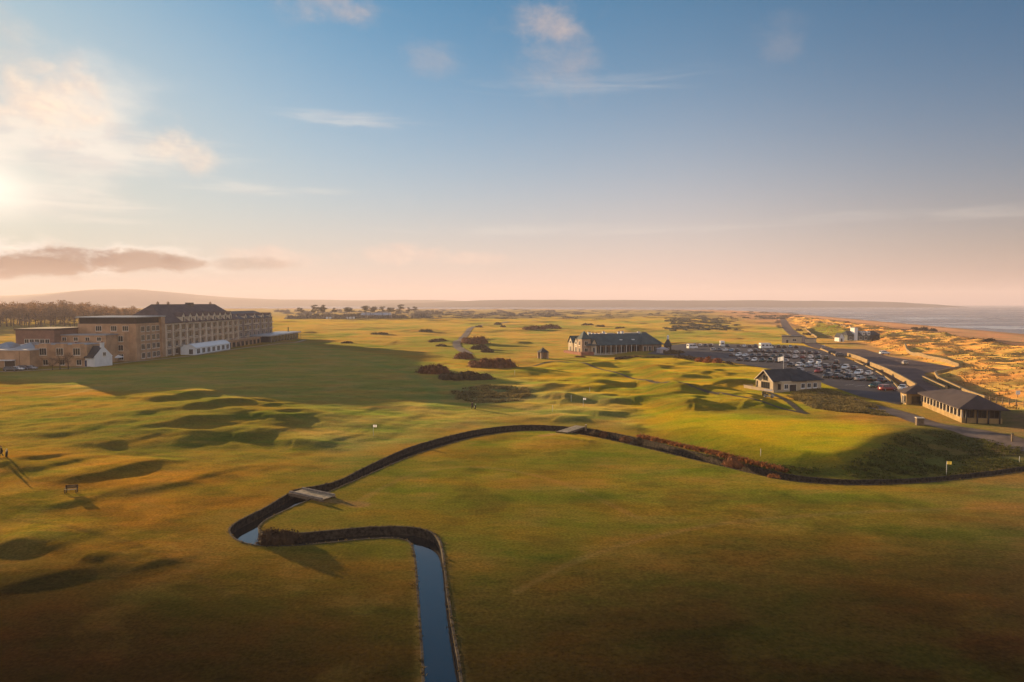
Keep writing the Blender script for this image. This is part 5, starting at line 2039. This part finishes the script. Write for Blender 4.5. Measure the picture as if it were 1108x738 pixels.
pts, dims = [], []
while len(pts) < 420:
    px, py = random.uniform(455, 865), 332.6 + 13 * random.random() ** 1.2
    q = P0(px, py)
    if perlin(np.array([q[0] / 110]), np.array([q[1] / 260]), 3)[0] < -.05 and random.random() < .8:
        continue
    pts.append(q); d = math.hypot(*q)
    dims.append((random.uniform(5, 15) * (1 + d / 3000), random.uniform(1.2, 3.2)))
clump_field('far_scrub', [(p[0], p[1], z - .3, w, h) for p, z, (w, h) in zip(pts, hz_many(pts), dims)], mat('scrub_far', (.052, .046, .030), .95, .4, .02, coords='World'), 1.2)
pts, dims = [], []
while len(pts) < 150:
    px, d = random.uniform(300, 600), random.uniform(1250, 2100)
    if len(pts) < 46:
        px, d = random.uniform(318, 460), random.uniform(1080, 1240)
    pts.append(((px - CX) / F_PX * d, d)); dims.append((random.uniform(12, 26), random.uniform(4, 10) * (1 if px < 480 else .6)))
clump_field('far_wood', [(p[0], p[1], z - .5, w, h) for p, z, (w, h) in zip(pts, hz_many(pts), dims)], mat('wood_far', (.048, .046, .034), .95, .4, .02, coords='World'), 2.2)
pts, dims = [], []
while len(pts) < 230:
    px, d = random.uniform(720, 800), random.uniform(620, 1150)
    if abs(px - 755) > 45 * random.random() + 12:
        continue
    pts.append(((px - CX) / F_PX * d, d)); dims.append((random.uniform(4, 10), random.uniform(1.0, 2.6)))
clump_field('mound_scrub', [(p[0], p[1], z - .3, w, h) for p, z, (w, h) in zip(pts, hz_many(pts), dims)], mat('scrub_mid', (.048, .048, .024), .95, .4, .05, coords='World'), .8)

# far farm shed and the row of white huts before the pines
q = P0(405, 344.5)
t = thing('farm_shed', 'long grey-blue roofed shed among the far pines', 'shed', (q[0] - 22, q[1], hz(*q)))
mb = MB(); mb.box(0, 48, 0, 16, 0, 4.5); mb.build('wall', conc, t)
mb = MB(); mb.hip(0, 48, 0, 16, 4.6, 8.5, .5); mb.build('roof', mat('blue_grey_roof', (.36, .40, .46)), t)
for i in range(9):
    px = 354 + i * 3.6
    q = P0(px, 345.2)
    mb = MB()
    mb.box(-1.6, 1.6, -1.2, 1.2, 0, 2.2)
    mb.hip(-1.6, 1.6, -1.2, 1.2, 2.3, 3.3, .3, over=.15)
    o = mb.build('beach_hut', white_wall)
    o.location = (q[0], q[1], hz(*q))
    tag(o, f'tiny white hut below the far pines, {ORD[i]} from the left of its row', 'hut', 'white huts below the far pines')


def tufts(name, spots, m, hgt, wid, blades=5):
    """grass too many to count: one mesh of bent blades in clumps"""
    spots = np.array(spots)
    z = height(spots[:, 0], spots[:, 1])
    N = len(spots) * blades
    base = np.repeat(np.column_stack([spots, z - .03]), blades, 0)
    ang = RNG.uniform(0, 2 * np.pi, N)
    lean = RNG.uniform(.5, 1.5, N)
    hh = np.repeat(RNG.uniform(.6, 1.3, len(spots)), blades) * RNG.uniform(.7, 1.2, N) * hgt
    off = RNG.normal(0, wid * .6, (N, 2))
    dx, dy = np.cos(ang), np.sin(ang)
    w = wid * RNG.uniform(.5, 1.1, N)
    b0 = base.copy(); b0[:, :2] += off
    side = np.column_stack([-dy, dx, np.zeros(N)]) * w[:, None] * .5
    midp = b0 + np.column_stack([dx * lean * hh * .35, dy * lean * hh * .35, hh * .6])
    tip = b0 + np.column_stack([dx * lean * hh, dy * lean * hh, hh])
    V = np.stack([b0 - side, b0 + side, midp + side * .8, midp - side * .8, tip], 1).reshape(-1, 3)
    i = np.arange(N) * 5
    quads = np.stack([i, i + 1, i + 2, i + 3], 1)
    tris = np.stack([i + 3, i + 2, i + 4], 1)
    me = bpy.data.meshes.new(name)
    me.vertices.add(len(V)); me.vertices.foreach_set('co', V.astype(np.float32).reshape(-1))
    loops = np.concatenate([quads.reshape(-1), tris.reshape(-1)])
    me.loops.add(len(loops)); me.loops.foreach_set('vertex_index', loops.astype(np.int32))
    st = np.concatenate([np.arange(N) * 4, N * 4 + np.arange(N) * 3])
    me.polygons.add(len(st)); me.polygons.foreach_set('loop_start', st.astype(np.int32))
    me.update(calc_edges=True)
    me.materials.append(m)
    o = bpy.data.objects.new(name, me)
    COL.objects.link(o)
    return struct(o, 'stuff')


def scatter(poly, n, noise_wl=None, thr=0.0, seed=1):
    p = np.array(poly)
    lo, hi = p.min(0), p.max(0)
    out = []
    while len(out) < n:
        q = RNG.uniform(lo, hi, (4000, 2))
        k = inside(q[:, 0], q[:, 1], poly)
        if noise_wl:
            k &= fbm(q[:, 0], q[:, 1], noise_wl, 2, seed) + RNG.normal(0, .12, len(q)) > thr
        out += list(q[k])
    return out[:n]


dune_near = [p for p in DUNE_POLY if p[1] < 720]
tufts('dune_grass', scatter(DUNE_POLY, 10000, 14, -.05, 5), tuft_gold, .5, .42, 4)
tufts('rough_grass', scatter(BANK_ROUGH, 3500, 7, -.3, 6), tuft_green, .26, .2, 4)
tufts('rough_grass', scatter(LODGE_ROUGH, 2600, 4, -.3, 8), tuft_straw, .45, .3, 4)
tufts('rough_grass', scatter(GREY_ROUGH, 1200, 5, -.1, 9), tuft_straw, .5, .35, 4)
REED_POLY = PL((690, 474), (720, 480), (760, 489.5), (795, 498), (830, 507), (850, 511.5), (850, 509), (800, 496), (760, 486.5), (720, 477.5), (692, 471.5))
tufts('reeds', scatter(REED_POLY, 700), dead_fern, .45, .3, 4)
fringe = []
for line in (BURN_A, BURN_B):
    m_ = (line[:, 1] > 30) & (line[:, 1] < 175) & (np.abs(line[:, 0]) < 150)
    l_ = line[m_]
    for _ in range(3):
        fringe.append(l_ + RNG.normal(0, .20, l_.shape))
fringe = np.concatenate(fringe)
fringe = fringe[~inside(fringe[:, 0], fringe[:, 1], BURN_POLY) & (RNG.random(len(fringe)) < .7)]
tufts('bank_grass', fringe, mat('bank_grass_blades', (.12, .085, .028), .9, .4, .5, coords='World', transl=.4), .16, .12, 4)


# ------------------------------------------------------------------ vehicles
tyre = mat('tyre_rubber', (.018, .018, .018), .9, .2, 4)
rim_m = mat('wheel_rim', (.35, .35, .36), .35, .1, 4, metallic=.7)
car_glass = mat('car_glass', (.020, .024, .028), .06, .2, .5, spec=.7)
lamp_m = mat('lamp_lens', (.55, .52, .45), .2, .1, 4)
tail_m = mat('tail_lens', (.28, .015, .012), .25, .1, 4)


def paint(name, c, rough=.28):
    m = mat('paint_' + name, c, rough, .06, .6, spec=.5)
    m.node_tree.nodes['Principled BSDF'].inputs['Coat Weight'].default_value = .5
    return m


PAINTS = {'black': paint('black', (.012, .012, .014)), 'dark blue': paint('dark_blue', (.015, .025, .060)), 'dark grey': paint('dark_grey', (.05, .052, .056)), 'silver': paint('silver', (.32, .33, .35)),
          'white': paint('white', (.74, .74, .74)), 'red': paint('red', (.22, .018, .016)), 'pale blue': paint('pale_blue', (.22, .30, .40)), 'dark green': paint('dark_green', (.015, .045, .030)), 'beige': paint('beige', (.42, .36, .27))}
STYLE = {  # length, width, heights of sill, bonnet, belt, roof; cabin base rear/front, roof rear/front (x forward)
    'hatchback': dict(L=4.0, W=1.74, bon=.92, belt=.95, roof=1.48, cab=(-1.92, 1.05), top=(-1.62, .25)),
    'saloon': dict(L=4.5, W=1.78, bon=.90, belt=.93, roof=1.43, cab=(-1.55, 1.15), top=(-.95, .35)),
    'estate': dict(L=4.6, W=1.8, bon=1.0, belt=1.05, roof=1.66, cab=(-2.2, 1.15), top=(-1.95, .35)),
}


def car_meshes(style):
    s = STYLE[style]
    L, W = s['L'], s['W']
    out = {}
    mb = MB()
    # lower body: stations along x with a rounded section and wheel arches
    st = [(-L / 2, .40, s['belt'] - .10, .84), (-L / 2 + .12, .26, s['belt'] - .02, .95), (-L / 2 + .6, .22, s['belt'], 1.0), (0, .20, s['belt'], 1.0), (s['cab'][1] - .1, .20, s['belt'], 1.0),
          (L / 2 - .55, .22, s['bon'] - .06, .98), (L / 2 - .15, .26, s['bon'] - .18, .92), (L / 2, .38, s['bon'] - .34, .80)]
    rings = []
    for x, zl, zh, k in st:
        w = W / 2 * k
        zm = (zl + zh) / 2
        rings.append([(x, -w * .92, zl), (x, -w, zm), (x, -w * .93, zh), (x, w * .93, zh), (x, w, zm), (x, w * .92, zl)])
    vs = [p for r in rings for p in r]
    fs = []
    for i in range(len(rings) - 1):
        for j in range(6):
            fs.append((i * 6 + j, i * 6 + (j + 1) % 6, (i + 1) * 6 + (j + 1) % 6, (i + 1) * 6 + j))
    fs += [tuple(range(5, -1, -1)), tuple(range(len(vs) - 6, len(vs)))]
    mb.add(vs, fs, 0, True)
    wb, wt = W / 2 * .92, W / 2 * .74
    zb, zt = s['belt'] - .02, s['roof']
    c0, c1 = s['cab']; t0, t1 = s['top']
    lo = [(c0, -wb, zb), (c1, -wb, zb), (c1, wb, zb), (c0, wb, zb)]
    hi = [(t0, -wt, zt - .05), (t1, -wt, zt - .05), (t1, wt, zt - .05), (t0, wt, zt - .05)]
    tp = [(t0 + .15, -wt * .85, zt), (t1 - .15, -wt * .85, zt), (t1 - .15, wt * .85, zt), (t0 + .15, wt * .85, zt)]
    mb.add(lo + hi + tp, [(0, 1, 5, 4), (1, 2, 6, 5), (2, 3, 7, 6), (3, 0, 4, 7), (4, 5, 9, 8), (5, 6, 10, 9), (6, 7, 11, 10), (7, 4, 8, 11), (8, 9, 10, 11)])
    body = mb
    g = MB()
    lo, hi = [Vector(p) for p in lo], [Vector(p) for p in hi]
    for a, b in ((0, 1), (1, 2), (2, 3), (3, 0)):
        p, q, r_, u = lo[a], lo[b], hi[b], hi[a]
        n = (q - p).cross(u - p).normalized() * .012
        def at(s_, t_):
            return (p.lerp(q, s_)).lerp(u.lerp(r_, s_), t_) + n
        if a in (0, 2):
            for s0, s1 in ((.07, .34), (.37, .63), (.66, .90)):
                g.face([at(s0, .16), at(s1, .16), at(s1, .88), at(s0, .88)])
        else:
            g.face([at(.06, .12), at(.94, .12), at(.92, .90), at(.08, .90)])
    w = MB()
    w.tube((0, -.11, 0), (0, .11, 0), .32, .32, 14, 0)
    w.tube((0, -.118, 0), (0, -.1101, 0), .20, .20, 10, 1)
    w.tube((0, .1101, 0), (0, .118, 0), .20, .20, 10, 1)
    hl, tl = MB(), MB()
    hl.box(L / 2 - .20, L / 2 - .03, -.17, .17, s['bon'] - .42, s['bon'] - .26)
    tl.box(-L / 2 - .012, -L / 2 + .12, -.14, .14, s['belt'] - .36, s['belt'] - .14)
    return dict(body=body, glass=g.mesh('windows', [car_glass]), wheel=w.mesh('wheel', [tyre, rim_m]), head=hl.mesh('headlight', [lamp_m]), tail=tl.mesh('tail_light', [tail_m]), s=s)


CARM = {k: car_meshes(k) for k in STYLE}
_bodies = {}


def car(style, colour, x, y, rz, label, group='cars in the car park'):
    cm = CARM[style]
    key = (style, colour)
    if key not in _bodies:
        _bodies[key] = cm['body'].mesh('body', [PAINTS[colour]])
    t = thing('parked_car', label, 'car', (x, y, hz(x, y) + .055), rz, group)
    put('body', _bodies[key], t)
    put('windows', cm['glass'], t)
    s = cm['s']
    for a in (-1, 1):
        for b in (-1, 1):
            put('wheel', cm['wheel'], t, (a * s['L'] * .31, b * (s['W'] / 2 - .09), .32))
    for b in (-1, 1):
        put('headlight', cm['head'], t, (0, b * s['W'] * .30, 0))
        put('tail_light', cm['tail'], t, (0, b * s['W'] * .34, 0))
    return t


def van_thing(name, label, x, y, rz, L=6.2, H=2.9, colour='white', cat='van'):
    t = thing(name, label, cat, (x, y, hz(x, y) + .055), rz)
    W = 2.1
    mb = MB()
    pr = [(-L / 2, .35), (-L / 2, H - .15), (-L / 2 + .15, H), (L / 2 - 1.9, H), (L / 2 - 1.5, H - .25), (L / 2 - .75, 1.35), (L / 2 - .1, 1.15), (L / 2, .9), (L / 2, .35)]
    n = len(pr)
    vs = [(a, -W / 2, b) for a, b in pr] + [(a, W / 2, b) for a, b in pr]
    mb.add(vs, [tuple(range(n)), tuple(range(2 * n - 1, n - 1, -1))] + [(i, n + i, n + (i + 1) % n, (i + 1) % n) for i in range(n)])
    mb.build('body', PAINTS[colour], t)
    g = MB()
    g.face([(L / 2 - 1.42, -W * .42, H - .35), (L / 2 - 1.42, W * .42, H - .35), (L / 2 - .80, W * .42, 1.47), (L / 2 - .80, -W * .42, 1.47)][::-1])
    g.v = [(a + .05, b, c + .05) for a, b, c in g.v]
    for s in (-1, 1):
        for x0, x1 in ((-L / 2 + .7, -L / 2 + 1.9), (-.6, .6), (L / 2 - 2.3, L / 2 - 1.3)):
            q = [(x0, s * (W / 2 + .006), 1.45), (x1, s * (W / 2 + .006), 1.45), (x1, s * (W / 2 + .006), 2.15), (x0, s * (W / 2 + .006), 2.15)]
            g.face(q if s < 0 else q[::-1])
    g.face([(-L / 2 - .006, .7, 1.5), (-L / 2 - .006, -.7, 1.5), (-L / 2 - .006, -.7, 2.2), (-L / 2 - .006, .7, 2.2)])
    g.build('windows', car_glass, t)
    for a in (-L * .28, L * .30):
        for b in (-1, 1):
            put('wheel', CARM['estate']['wheel'], t, (a, b * (W / 2 - .09), .32), 0)
    return t


WHITE_AT = [(902, 407), (926, 412), (940, 408), (918, 402), (838, 398), (803, 376), (863, 389), (875, 390), (886, 394), (814, 395), (786, 383), (866, 381)]
CAR_ROWS = [('the farthest row beside the yellow grass', 752, 868, 374.6, 376.6, .90), ('the second row from the yellow grass', 772, 884, 379.8, 383.2, .93), ('the third row from the yellow grass', 792, 894, 385.4, 388.8, .95),
            ('the fourth row from the yellow grass', 800, 905, 390.6, 394.2, .92), ('the row behind the flagpole', 856, 925, 396.5, 400.0, .93), ('the row behind the lodge roof', 866, 940, 402.2, 406.2, .85), ('the row nearest the lodge', 896, 955, 409.0, 413.4, .75),
            ('the row by the roadside wall', 925, 972, 417.0, 421.8, .45)]
dark = ['black', 'dark blue', 'dark grey', 'black', 'dark grey', 'silver', 'black', 'dark blue', 'red', 'pale blue', 'dark grey', 'black', 'dark green', 'dark blue', 'silver', 'white', 'white']
styles = list(STYLE)
rnd = random.Random(21)
bay_lines = MB()
spots = []
for where, x0, x1, y0, y1, fill in CAR_ROWS:
    A, B = P(x0, y0), P(x1, y1)
    n = int(np.linalg.norm(B - A) / 2.85)
    k = 0
    u_ = (B - A) / np.linalg.norm(B - A); w_ = np.array((-u_[1], u_[0]))
    for i in range(n + 2):
        c_ = A + (B - A) * (i - .5) / n
        e_ = [c_ + u_ * s_ * .06 + w_ * l_ * 2.4 for s_, l_ in ((-1, -1), (1, -1), (1, 1), (-1, 1))]
        if inside(np.array([p[0] for p in e_]), np.array([p[1] for p in e_]), CARPARK).all():
            bay_lines.face([(p[0], p[1], hz(p[0], p[1]) + .056) for p in e_])
    axis = math.atan2(B[1] - A[1], B[0] - A[0])
    for i in range(n + 1):
        q = A + (B - A) * i / n
        ppx = CX + F_PX * q[0] / q[1]
        ppy = y0 + (y1 - y0) * i / n
        white = any(abs(ppx - a) < 3.2 and abs(ppy - b) < 3.0 for a, b in WHITE_AT)
        if not white and rnd.random() > fill:
            continue
        if where.startswith('the farthest') and (abs(ppx - 781) < 6 or abs(ppx - 829) < 6):
            continue
        col_ = 'white' if white else rnd.choice(dark)
        st = rnd.choice(styles)
        yaw = axis + math.pi / 2 + (math.pi if rnd.random() < .45 else 0) + rnd.gauss(0, .03)
        off = rnd.gauss(0, .25)
        nrm_ = np.array((-math.sin(axis), math.cos(axis)))
        c = q + nrm_ * off
        if k >= len(ORD):
            break
        car(st, col_, c[0], c[1], yaw, f'{col_} {st}, {ORD[k]} car from the left in {where}')
        k += 1

struct(bay_lines.build('bay_markings', line_white))
for px, py, rz, lab, L, H in ((781, 375.2, 80, 'tall white motorhome parked on the far edge of the car park', 7.0, 3.2), (829, 377.3, 10, 'long white motorhome side-on in the far row', 7.2, 3.0),
                              (749, 377.5, 20, 'white camper van alone at the clubhouse end of the car park', 5.6, 2.6)):
    q = P(px, py)
    van_thing('motorhome', lab, q[0], q[1], R(rz), L, H, cat='motorhome')
for px, py, st, c, rz, lab in ((957, 383.5, 'estate', 'white', 12, 'white estate car parked on the forecourt below the grass mound'), (979, 394.6, 'hatchback', 'beige', 70, 'beige hatchback alone on the grassy edge of the forecourt'),
                               (942, 396, 'saloon', 'black', -30, 'black saloon on the road between the two lit wall lengths'), (902, 383, 'estate', 'black', -20, 'black estate car at the road junction above the car park'),
                               (910, 386, 'estate', 'dark grey', -20, 'dark grey estate car in front of the black one at the junction'), (891, 377, 'hatchback', 'silver', 60, 'silver hatchback beside the short pale wall'),
                               (960, 423, 'estate', 'red', 14, 'dark red estate car at the near corner of the car park'), (977, 422, 'saloon', 'white', 50, 'white saloon at the corner of the roadside wall')):
    q = P(px, py)
    car(st, c, q[0], q[1], R(rz), lab, 'cars about the forecourt and road')
for i, (px, py, c, rz) in enumerate(((2, 403, 'dark grey', 15), (10, 402.2, 'white', 12), (17, 401.5, 'dark blue', 10), (25, 401, 'silver', 8))):
    q = P(px, py)
    car('hatchback' if i % 2 else 'estate', c, q[0], q[1] + 4.5, R(rz), f'{c} car outside the low brick hall, {ORD[i]} from the left', 'cars outside the brick hall')

# golf buggy on the grass below the lodge
q = P(832, 430.5)
t = thing('golf_buggy', 'pale golf buggy with canopy standing on the grass below the lodge', 'golf buggy', (q[0], q[1], hz(*q) + .01), R(-35))
mb = MB()
pr = [(-1.15, .3), (-1.15, .75), (-.3, .78), (-.25, .45), (.45, .42), (.6, .8), (1.1, .7), (1.2, .3)]
n = len(pr)
vs = [(a, -.58, b) for a, b in pr] + [(a, .58, b) for a, b in pr]
mb.add(vs, [tuple(range(n)), tuple(range(2 * n - 1, n - 1, -1))] + [(i, n + i, n + (i + 1) % n, (i + 1) % n) for i in range(n)])
mb.build('body', PAINTS['beige'], t)
mb = MB(); mb.box(-.95, -.2, -.55, .55, .79, .92); mb.box(-1.02, -.9, -.55, .55, .92, 1.3); mb.build('seat', dark_band, t)
mb = MB(); mb.box(-1.2, .75, -.65, .65, 1.82, 1.9); mb.build('canopy', white_wall, t)
for a, b in ((-1.1, .72), (.62, .82)):
    for s in (-1, 1):
        mb = MB(); mb.tube((a, s * .56, b), (a - .05 if a > 0 else a, s * .58, 1.82), .025, seg=6); mb.build('roof_post', dark_metal, t)
for a in (-.8, .8):
    for s in (-1, 1):
        put('wheel', CARM['hatchback']['wheel'], t, (a, s * .55, .23), 0, (.7, .8, .7))
mb = MB()
mb.tube((-1.35, -.25, .4), (-1.5, -.25, 1.35), .15, .17, 8); mb.tube((-1.35, .25, .4), (-1.5, .25, 1.35), .15, .17, 8)
mb.build('bag_rack', dark_metal, t)

# ------------------------------------------------------------------ small things on the course
def pin_flag(px, py, h, label, cloth, flag=True):
    q = P(px, py)
    t = thing('pin_flag', label, 'flag', (q[0], q[1], hz(*q)), 0, 'flags and posts on the course')
    mb = MB(); mb.tube((0, 0, 0), (0, 0, h), .035, .028, 6); mb.build('pole', white_wall, t)
    if flag:
        mb = MB()
        for i in range(5):
            a, b = i / 5 * .65, (i + 1) / 5 * .65
            wv = lambda u: .09 * math.sin(u * 9)
            mb.face([(a, wv(a), h), (b, wv(b), h - .02), (b, wv(b), h - .46), (a, wv(a), h - .44)], 0, True)
        mb.build('flag', cloth, t)
    return t


white_cloth = mat('white_flag_cloth', (.82, .82, .84))
yellow_cloth = mat('yellow_flag_cloth', (.80, .62, .12), .8, .08, 1, transl=.3)
pin_flag(404, 472, 2.1, 'white flag on the near green before the burn', white_cloth)
pin_flag(631, 442, 2.2, 'white flag on the shaded green left of the lodge path', white_cloth)
pin_flag(1024, 514, 2.0, 'yellow flag on the dark bank above the burn, right', yellow_cloth)
pin_flag(598, 448, 1.5, 'short white marker post left of the shaded green', white_cloth, False)
pin_flag(618, 436, 1.7, 'thin white post above the shaded green', white_cloth, False)
pin_flag(638, 428, 1.4, 'thin white post behind the shaded green near the humps', white_cloth, False)
pin_flag(823, 493.5, 1.2, 'short white post at the foot of the bright plateau', white_cloth, False)
pin_flag(557, 406, 1.8, 'thin pole among the humps beside the gorse', white_cloth, False)
pin_flag(1103, 500, .9, 'low white post on the bank at the right edge', white_cloth, False)

q = P(1095, 478)
t = thing('drive_post', 'dark square post beside the drive at the right edge', 'post', (q[0], q[1], hz(*q)))
mb = MB(); mb.box(-.12, .12, -.12, .12, -.2, 1.3); mb.build('shaft', timber, t)
mb = MB(); mb.box(-.17, .17, -.17, .17, 1.3, 1.4); mb.build('cap', dark_metal, t)
q = P(1000, 459)
t = thing('litter_bin', 'square timber bin on the grass before the lit pavilion wall', 'bin', (q[0] - 1.5, q[1] - 1, hz(*q)), R(-14))
mb = MB(); mb.box(-.6, .6, -.5, .5, -.1, 1.35); mb.build('casing', timber, t)
mb = MB(); mb.box(-.68, .68, -.58, .58, 1.35, 1.47); mb.build('lid', stone_trim, t)
q = P(634, 465)
t = thing('bridge_post', 'short pale timber post at the end of the farthest plank bridge', 'post', (q[0], q[1], hz(*q)))
mb = MB(); mb.box(-.13, .13, -.13, .13, -.2, .95); mb.build('shaft', timber, t)
mb = MB(); mb.box(-.16, .16, -.16, .16, .95, 1.02); mb.build('cap', stone_trim, t)

# bench
q = P(77, 534)
t = thing('bench', 'dark wooden bench alone on the sunlit turf, left', 'bench', (q[0], q[1], hz(*q)), R(12))
wood_dark = mat('dark_bench_wood', (.045, .032, .022), .8, .3, 3, .2, 12)
mb = MB()
for i in range(4):
    mb.box(-.75, .75, -.26 + i * .13, -.15 + i * .13, .43, .47)
mb.build('seat', wood_dark, t)
mb = MB()
for i in range(4):
    mb.box(-.75, .75, .27 + i * .012, .30 + i * .012, .54 + i * .12, .64 + i * .12)
mb.build('backrest', wood_dark, t)
for x in (-.66, .66):
    for y, h in ((-.22, .43), (.26, .98)):
        mb = MB(); mb.box(x - .04, x + .04, y - .04, y + .04, 0, h); mb.build('leg', wood_dark, t)
    mb = MB(); mb.box(x - .045, x + .045, -.28, .26, .66, .71); mb.build('armrest', wood_dark, t)


# ------------------------------------------------------------------ people
def skin_body(name, joints, edges, m, sub=2):
    """one continuous surface grown over a skeleton: joints name -> (x, y, z, radius)"""
    names = list(joints)
    me = bpy.data.meshes.new(name)
    me.from_pydata([joints[n][:3] for n in names], [(names.index(a), names.index(b)) for a, b in edges], [])
    o = bpy.data.objects.new(name, me)
    COL.objects.link(o)
    md = o.modifiers.new('skin', 'SKIN')
    sv = me.skin_vertices[0].data
    for i, n in enumerate(names):
        r = joints[n][3]
        sv[i].radius = (r, r) if not isinstance(r, tuple) else r
        sv[i].use_root = n == 'pelvis'
    sd = o.modifiers.new('sub', 'SUBSURF')
    sd.levels = sd.render_levels = sub
    dg = bpy.context.evaluated_depsgraph_get()
    me2 = bpy.data.meshes.new_from_object(o.evaluated_get(dg))
    o.modifiers.clear()
    o.data = me2
    me2.materials.clear()
    me2.materials.append(m)
    return o


def person(px, py, rz, label, top_c, bag):
    q = P(px, py)
    t = thing('person', label, 'person', (q[0], q[1], hz(*q)), rz)
    skin = mat('skin', (.42, .26, .19), .6, .1, 3)
    J = {'pelvis': (0, 0, .95, .145), 'waist': (0, .0, 1.08, .135), 'chest': (0, -.03, 1.30, .165), 'neck': (0, -.05, 1.48, .060), 'chin': (0, -.075, 1.56, .070), 'head': (0, -.07, 1.665, .098), 'crown': (0, -.06, 1.745, .06),
         'nose': (0, -.165, 1.635, .018),
         'lhip': (.10, 0, .90, .105), 'lknee': (.11, -.18, .50, .066), 'lankle': (.11, -.20, .09, .045), 'ltoe': (.12, -.36, .045, .042),
         'rhip': (-.10, 0, .90, .105), 'rknee': (-.11, .02, .49, .066), 'rankle': (-.11, .22, .10, .045), 'rtoe': (-.12, .10, .045, .042),
         'lsh': (.19, -.03, 1.41, .066), 'lelb': (.27, .06, 1.13, .046), 'lwri': (.25, -.10, .90, .033), 'lhand': (.24, -.15, .82, .038),
         'rsh': (-.19, -.03, 1.41, .066), 'relb': (-.28, -.02, 1.13, .046), 'rwri': (-.27, -.20, .95, .033), 'rhand': (-.25, -.26, .89, .038)}
    E = [('pelvis', 'waist'), ('waist', 'chest'), ('chest', 'neck'), ('neck', 'chin'), ('chin', 'head'), ('head', 'crown'), ('head', 'nose'), ('pelvis', 'lhip'), ('lhip', 'lknee'), ('lknee', 'lankle'), ('lankle', 'ltoe'),
         ('pelvis', 'rhip'), ('rhip', 'rknee'), ('rknee', 'rankle'), ('rankle', 'rtoe'), ('chest', 'lsh'), ('lsh', 'lelb'), ('lelb', 'lwri'), ('lwri', 'lhand'), ('chest', 'rsh'), ('rsh', 'relb'), ('relb', 'rwri'), ('rwri', 'rhand')]
    b = skin_body('body', J, E, skin)
    b.parent = t
    infl = lambda keys, k: {n: (*J[n][:3], J[n][3] * k if not isinstance(J[n][3], tuple) else J[n][3]) for n in keys}
    top = infl(('waist', 'chest', 'lsh', 'lelb', 'lwri', 'rsh', 'relb', 'rwri', 'pelvis'), 1.22)
    top['collar'] = (0, -.045, 1.44, .085)
    jk = skin_body('jacket', top, [e for e in E if e[0] in top and e[1] in top] + [('chest', 'collar')], top_c)
    jk.parent = t
    tr = infl(('pelvis', 'lhip', 'lknee', 'lankle', 'rhip', 'rknee', 'rankle'), 1.2)
    tz = skin_body('trousers', tr, [e for e in E if e[0] in tr and e[1] in tr], mat('dark_trousers', (.022, .022, .026), .9, .2, 3))
    tz.parent = t
    mb = MB()
    lump(mb, (0, -.055, 1.715), (.115, .125, .085), 0, 12, 8)
    for v in range(len(mb.v)):
        mb.v[v] = (mb.v[v][0], mb.v[v][1], max(mb.v[v][2], 1.69))
    mb.build('hair', mat('dark_hair', (.03, .02, .014), .8, .2, 6), t)
    for s in (1, -1):
        mb = MB()                                       # five fingers curled under each palm
        hx_, hy_, hz_ = J['lhand' if s > 0 else 'rhand'][:3]
        for f in range(4):
            y = hy_ - .03 + f * .018
            mb.tube((hx_, y, hz_ - .03), (hx_ - s * .004, y - .004, hz_ - .075 + abs(f - 1.5) * .006), .009, .008, 6)
            mb.tube((hx_ - s * .004, y - .004, hz_ - .075 + abs(f - 1.5) * .006), (hx_ - s * .02, y - .004, hz_ - .095 + abs(f - 1.5) * .006), .008, .006, 6)
        mb.tube((hx_, hy_ - .035, hz_ - .005), (hx_ - s * .015, hy_ - .06, hz_ - .05), .011, .008, 6)
        mb.build('fingers', skin, t)
    if bag:
        g = thing('golf_bag', 'dark golf bag standing beside the walker at the left edge' if px < 100 else 'dark golf bag standing beside the walker on the shaded fairway', 'golf bag', (q[0] + .62, q[1] + .15, hz(q[0] + .62, q[1] + .15)))
        mb = MB(); mb.tube((0, 0, 0), (.12, .0, .92), .15, .17, 12); mb.build('body', dark_metal, g)
        mb = MB()
        for a in range(5):
            mb.tube((.1 + .05 * math.cos(a * 1.3), .06 * math.sin(a * 1.3), .9), (.16 + .08 * math.cos(a * 1.3), .09 * math.sin(a * 1.3), 1.18 + .03 * a), .014, .03, 6)
        mb.build('clubs', rim_m, g)
    return t


person(511, 443.5, R(20), 'person in dark clothes walking on the shaded fairway below the gorse', mat('dark_jacket', (.018, .018, .022), .9, .2, 3), True)
person(2, 499, R(-60), 'person in a dark jacket stepping at the left edge of the course', mat('black_jacket', (.012, .012, .014), .9, .2, 3), True)


# ------------------------------------------------------------------ the air
def build_haze():
    m = bpy.data.materials.new('haze')
    m.use_nodes = True
    t = m.node_tree
    for n in list(t.nodes):
        t.nodes.remove(n)
    out = t.nodes.new('ShaderNodeOutputMaterial')
    v = t.nodes.new('ShaderNodeVolumePrincipled')
    v.inputs['Color'].default_value = (*HAZE_COLOR, 1)
    v.inputs['Density'].default_value = HAZE_DENSITY
    v.inputs['Anisotropy'].default_value = HAZE_ANISO
    t.links.new(v.outputs[0], out.inputs['Volume'])
    mb = MB()
    mb.box(-9000, 9000, -9000, 9000, -8.0, 182.0)
    struct(mb.build('haze', m), 'stuff')


build_haze()
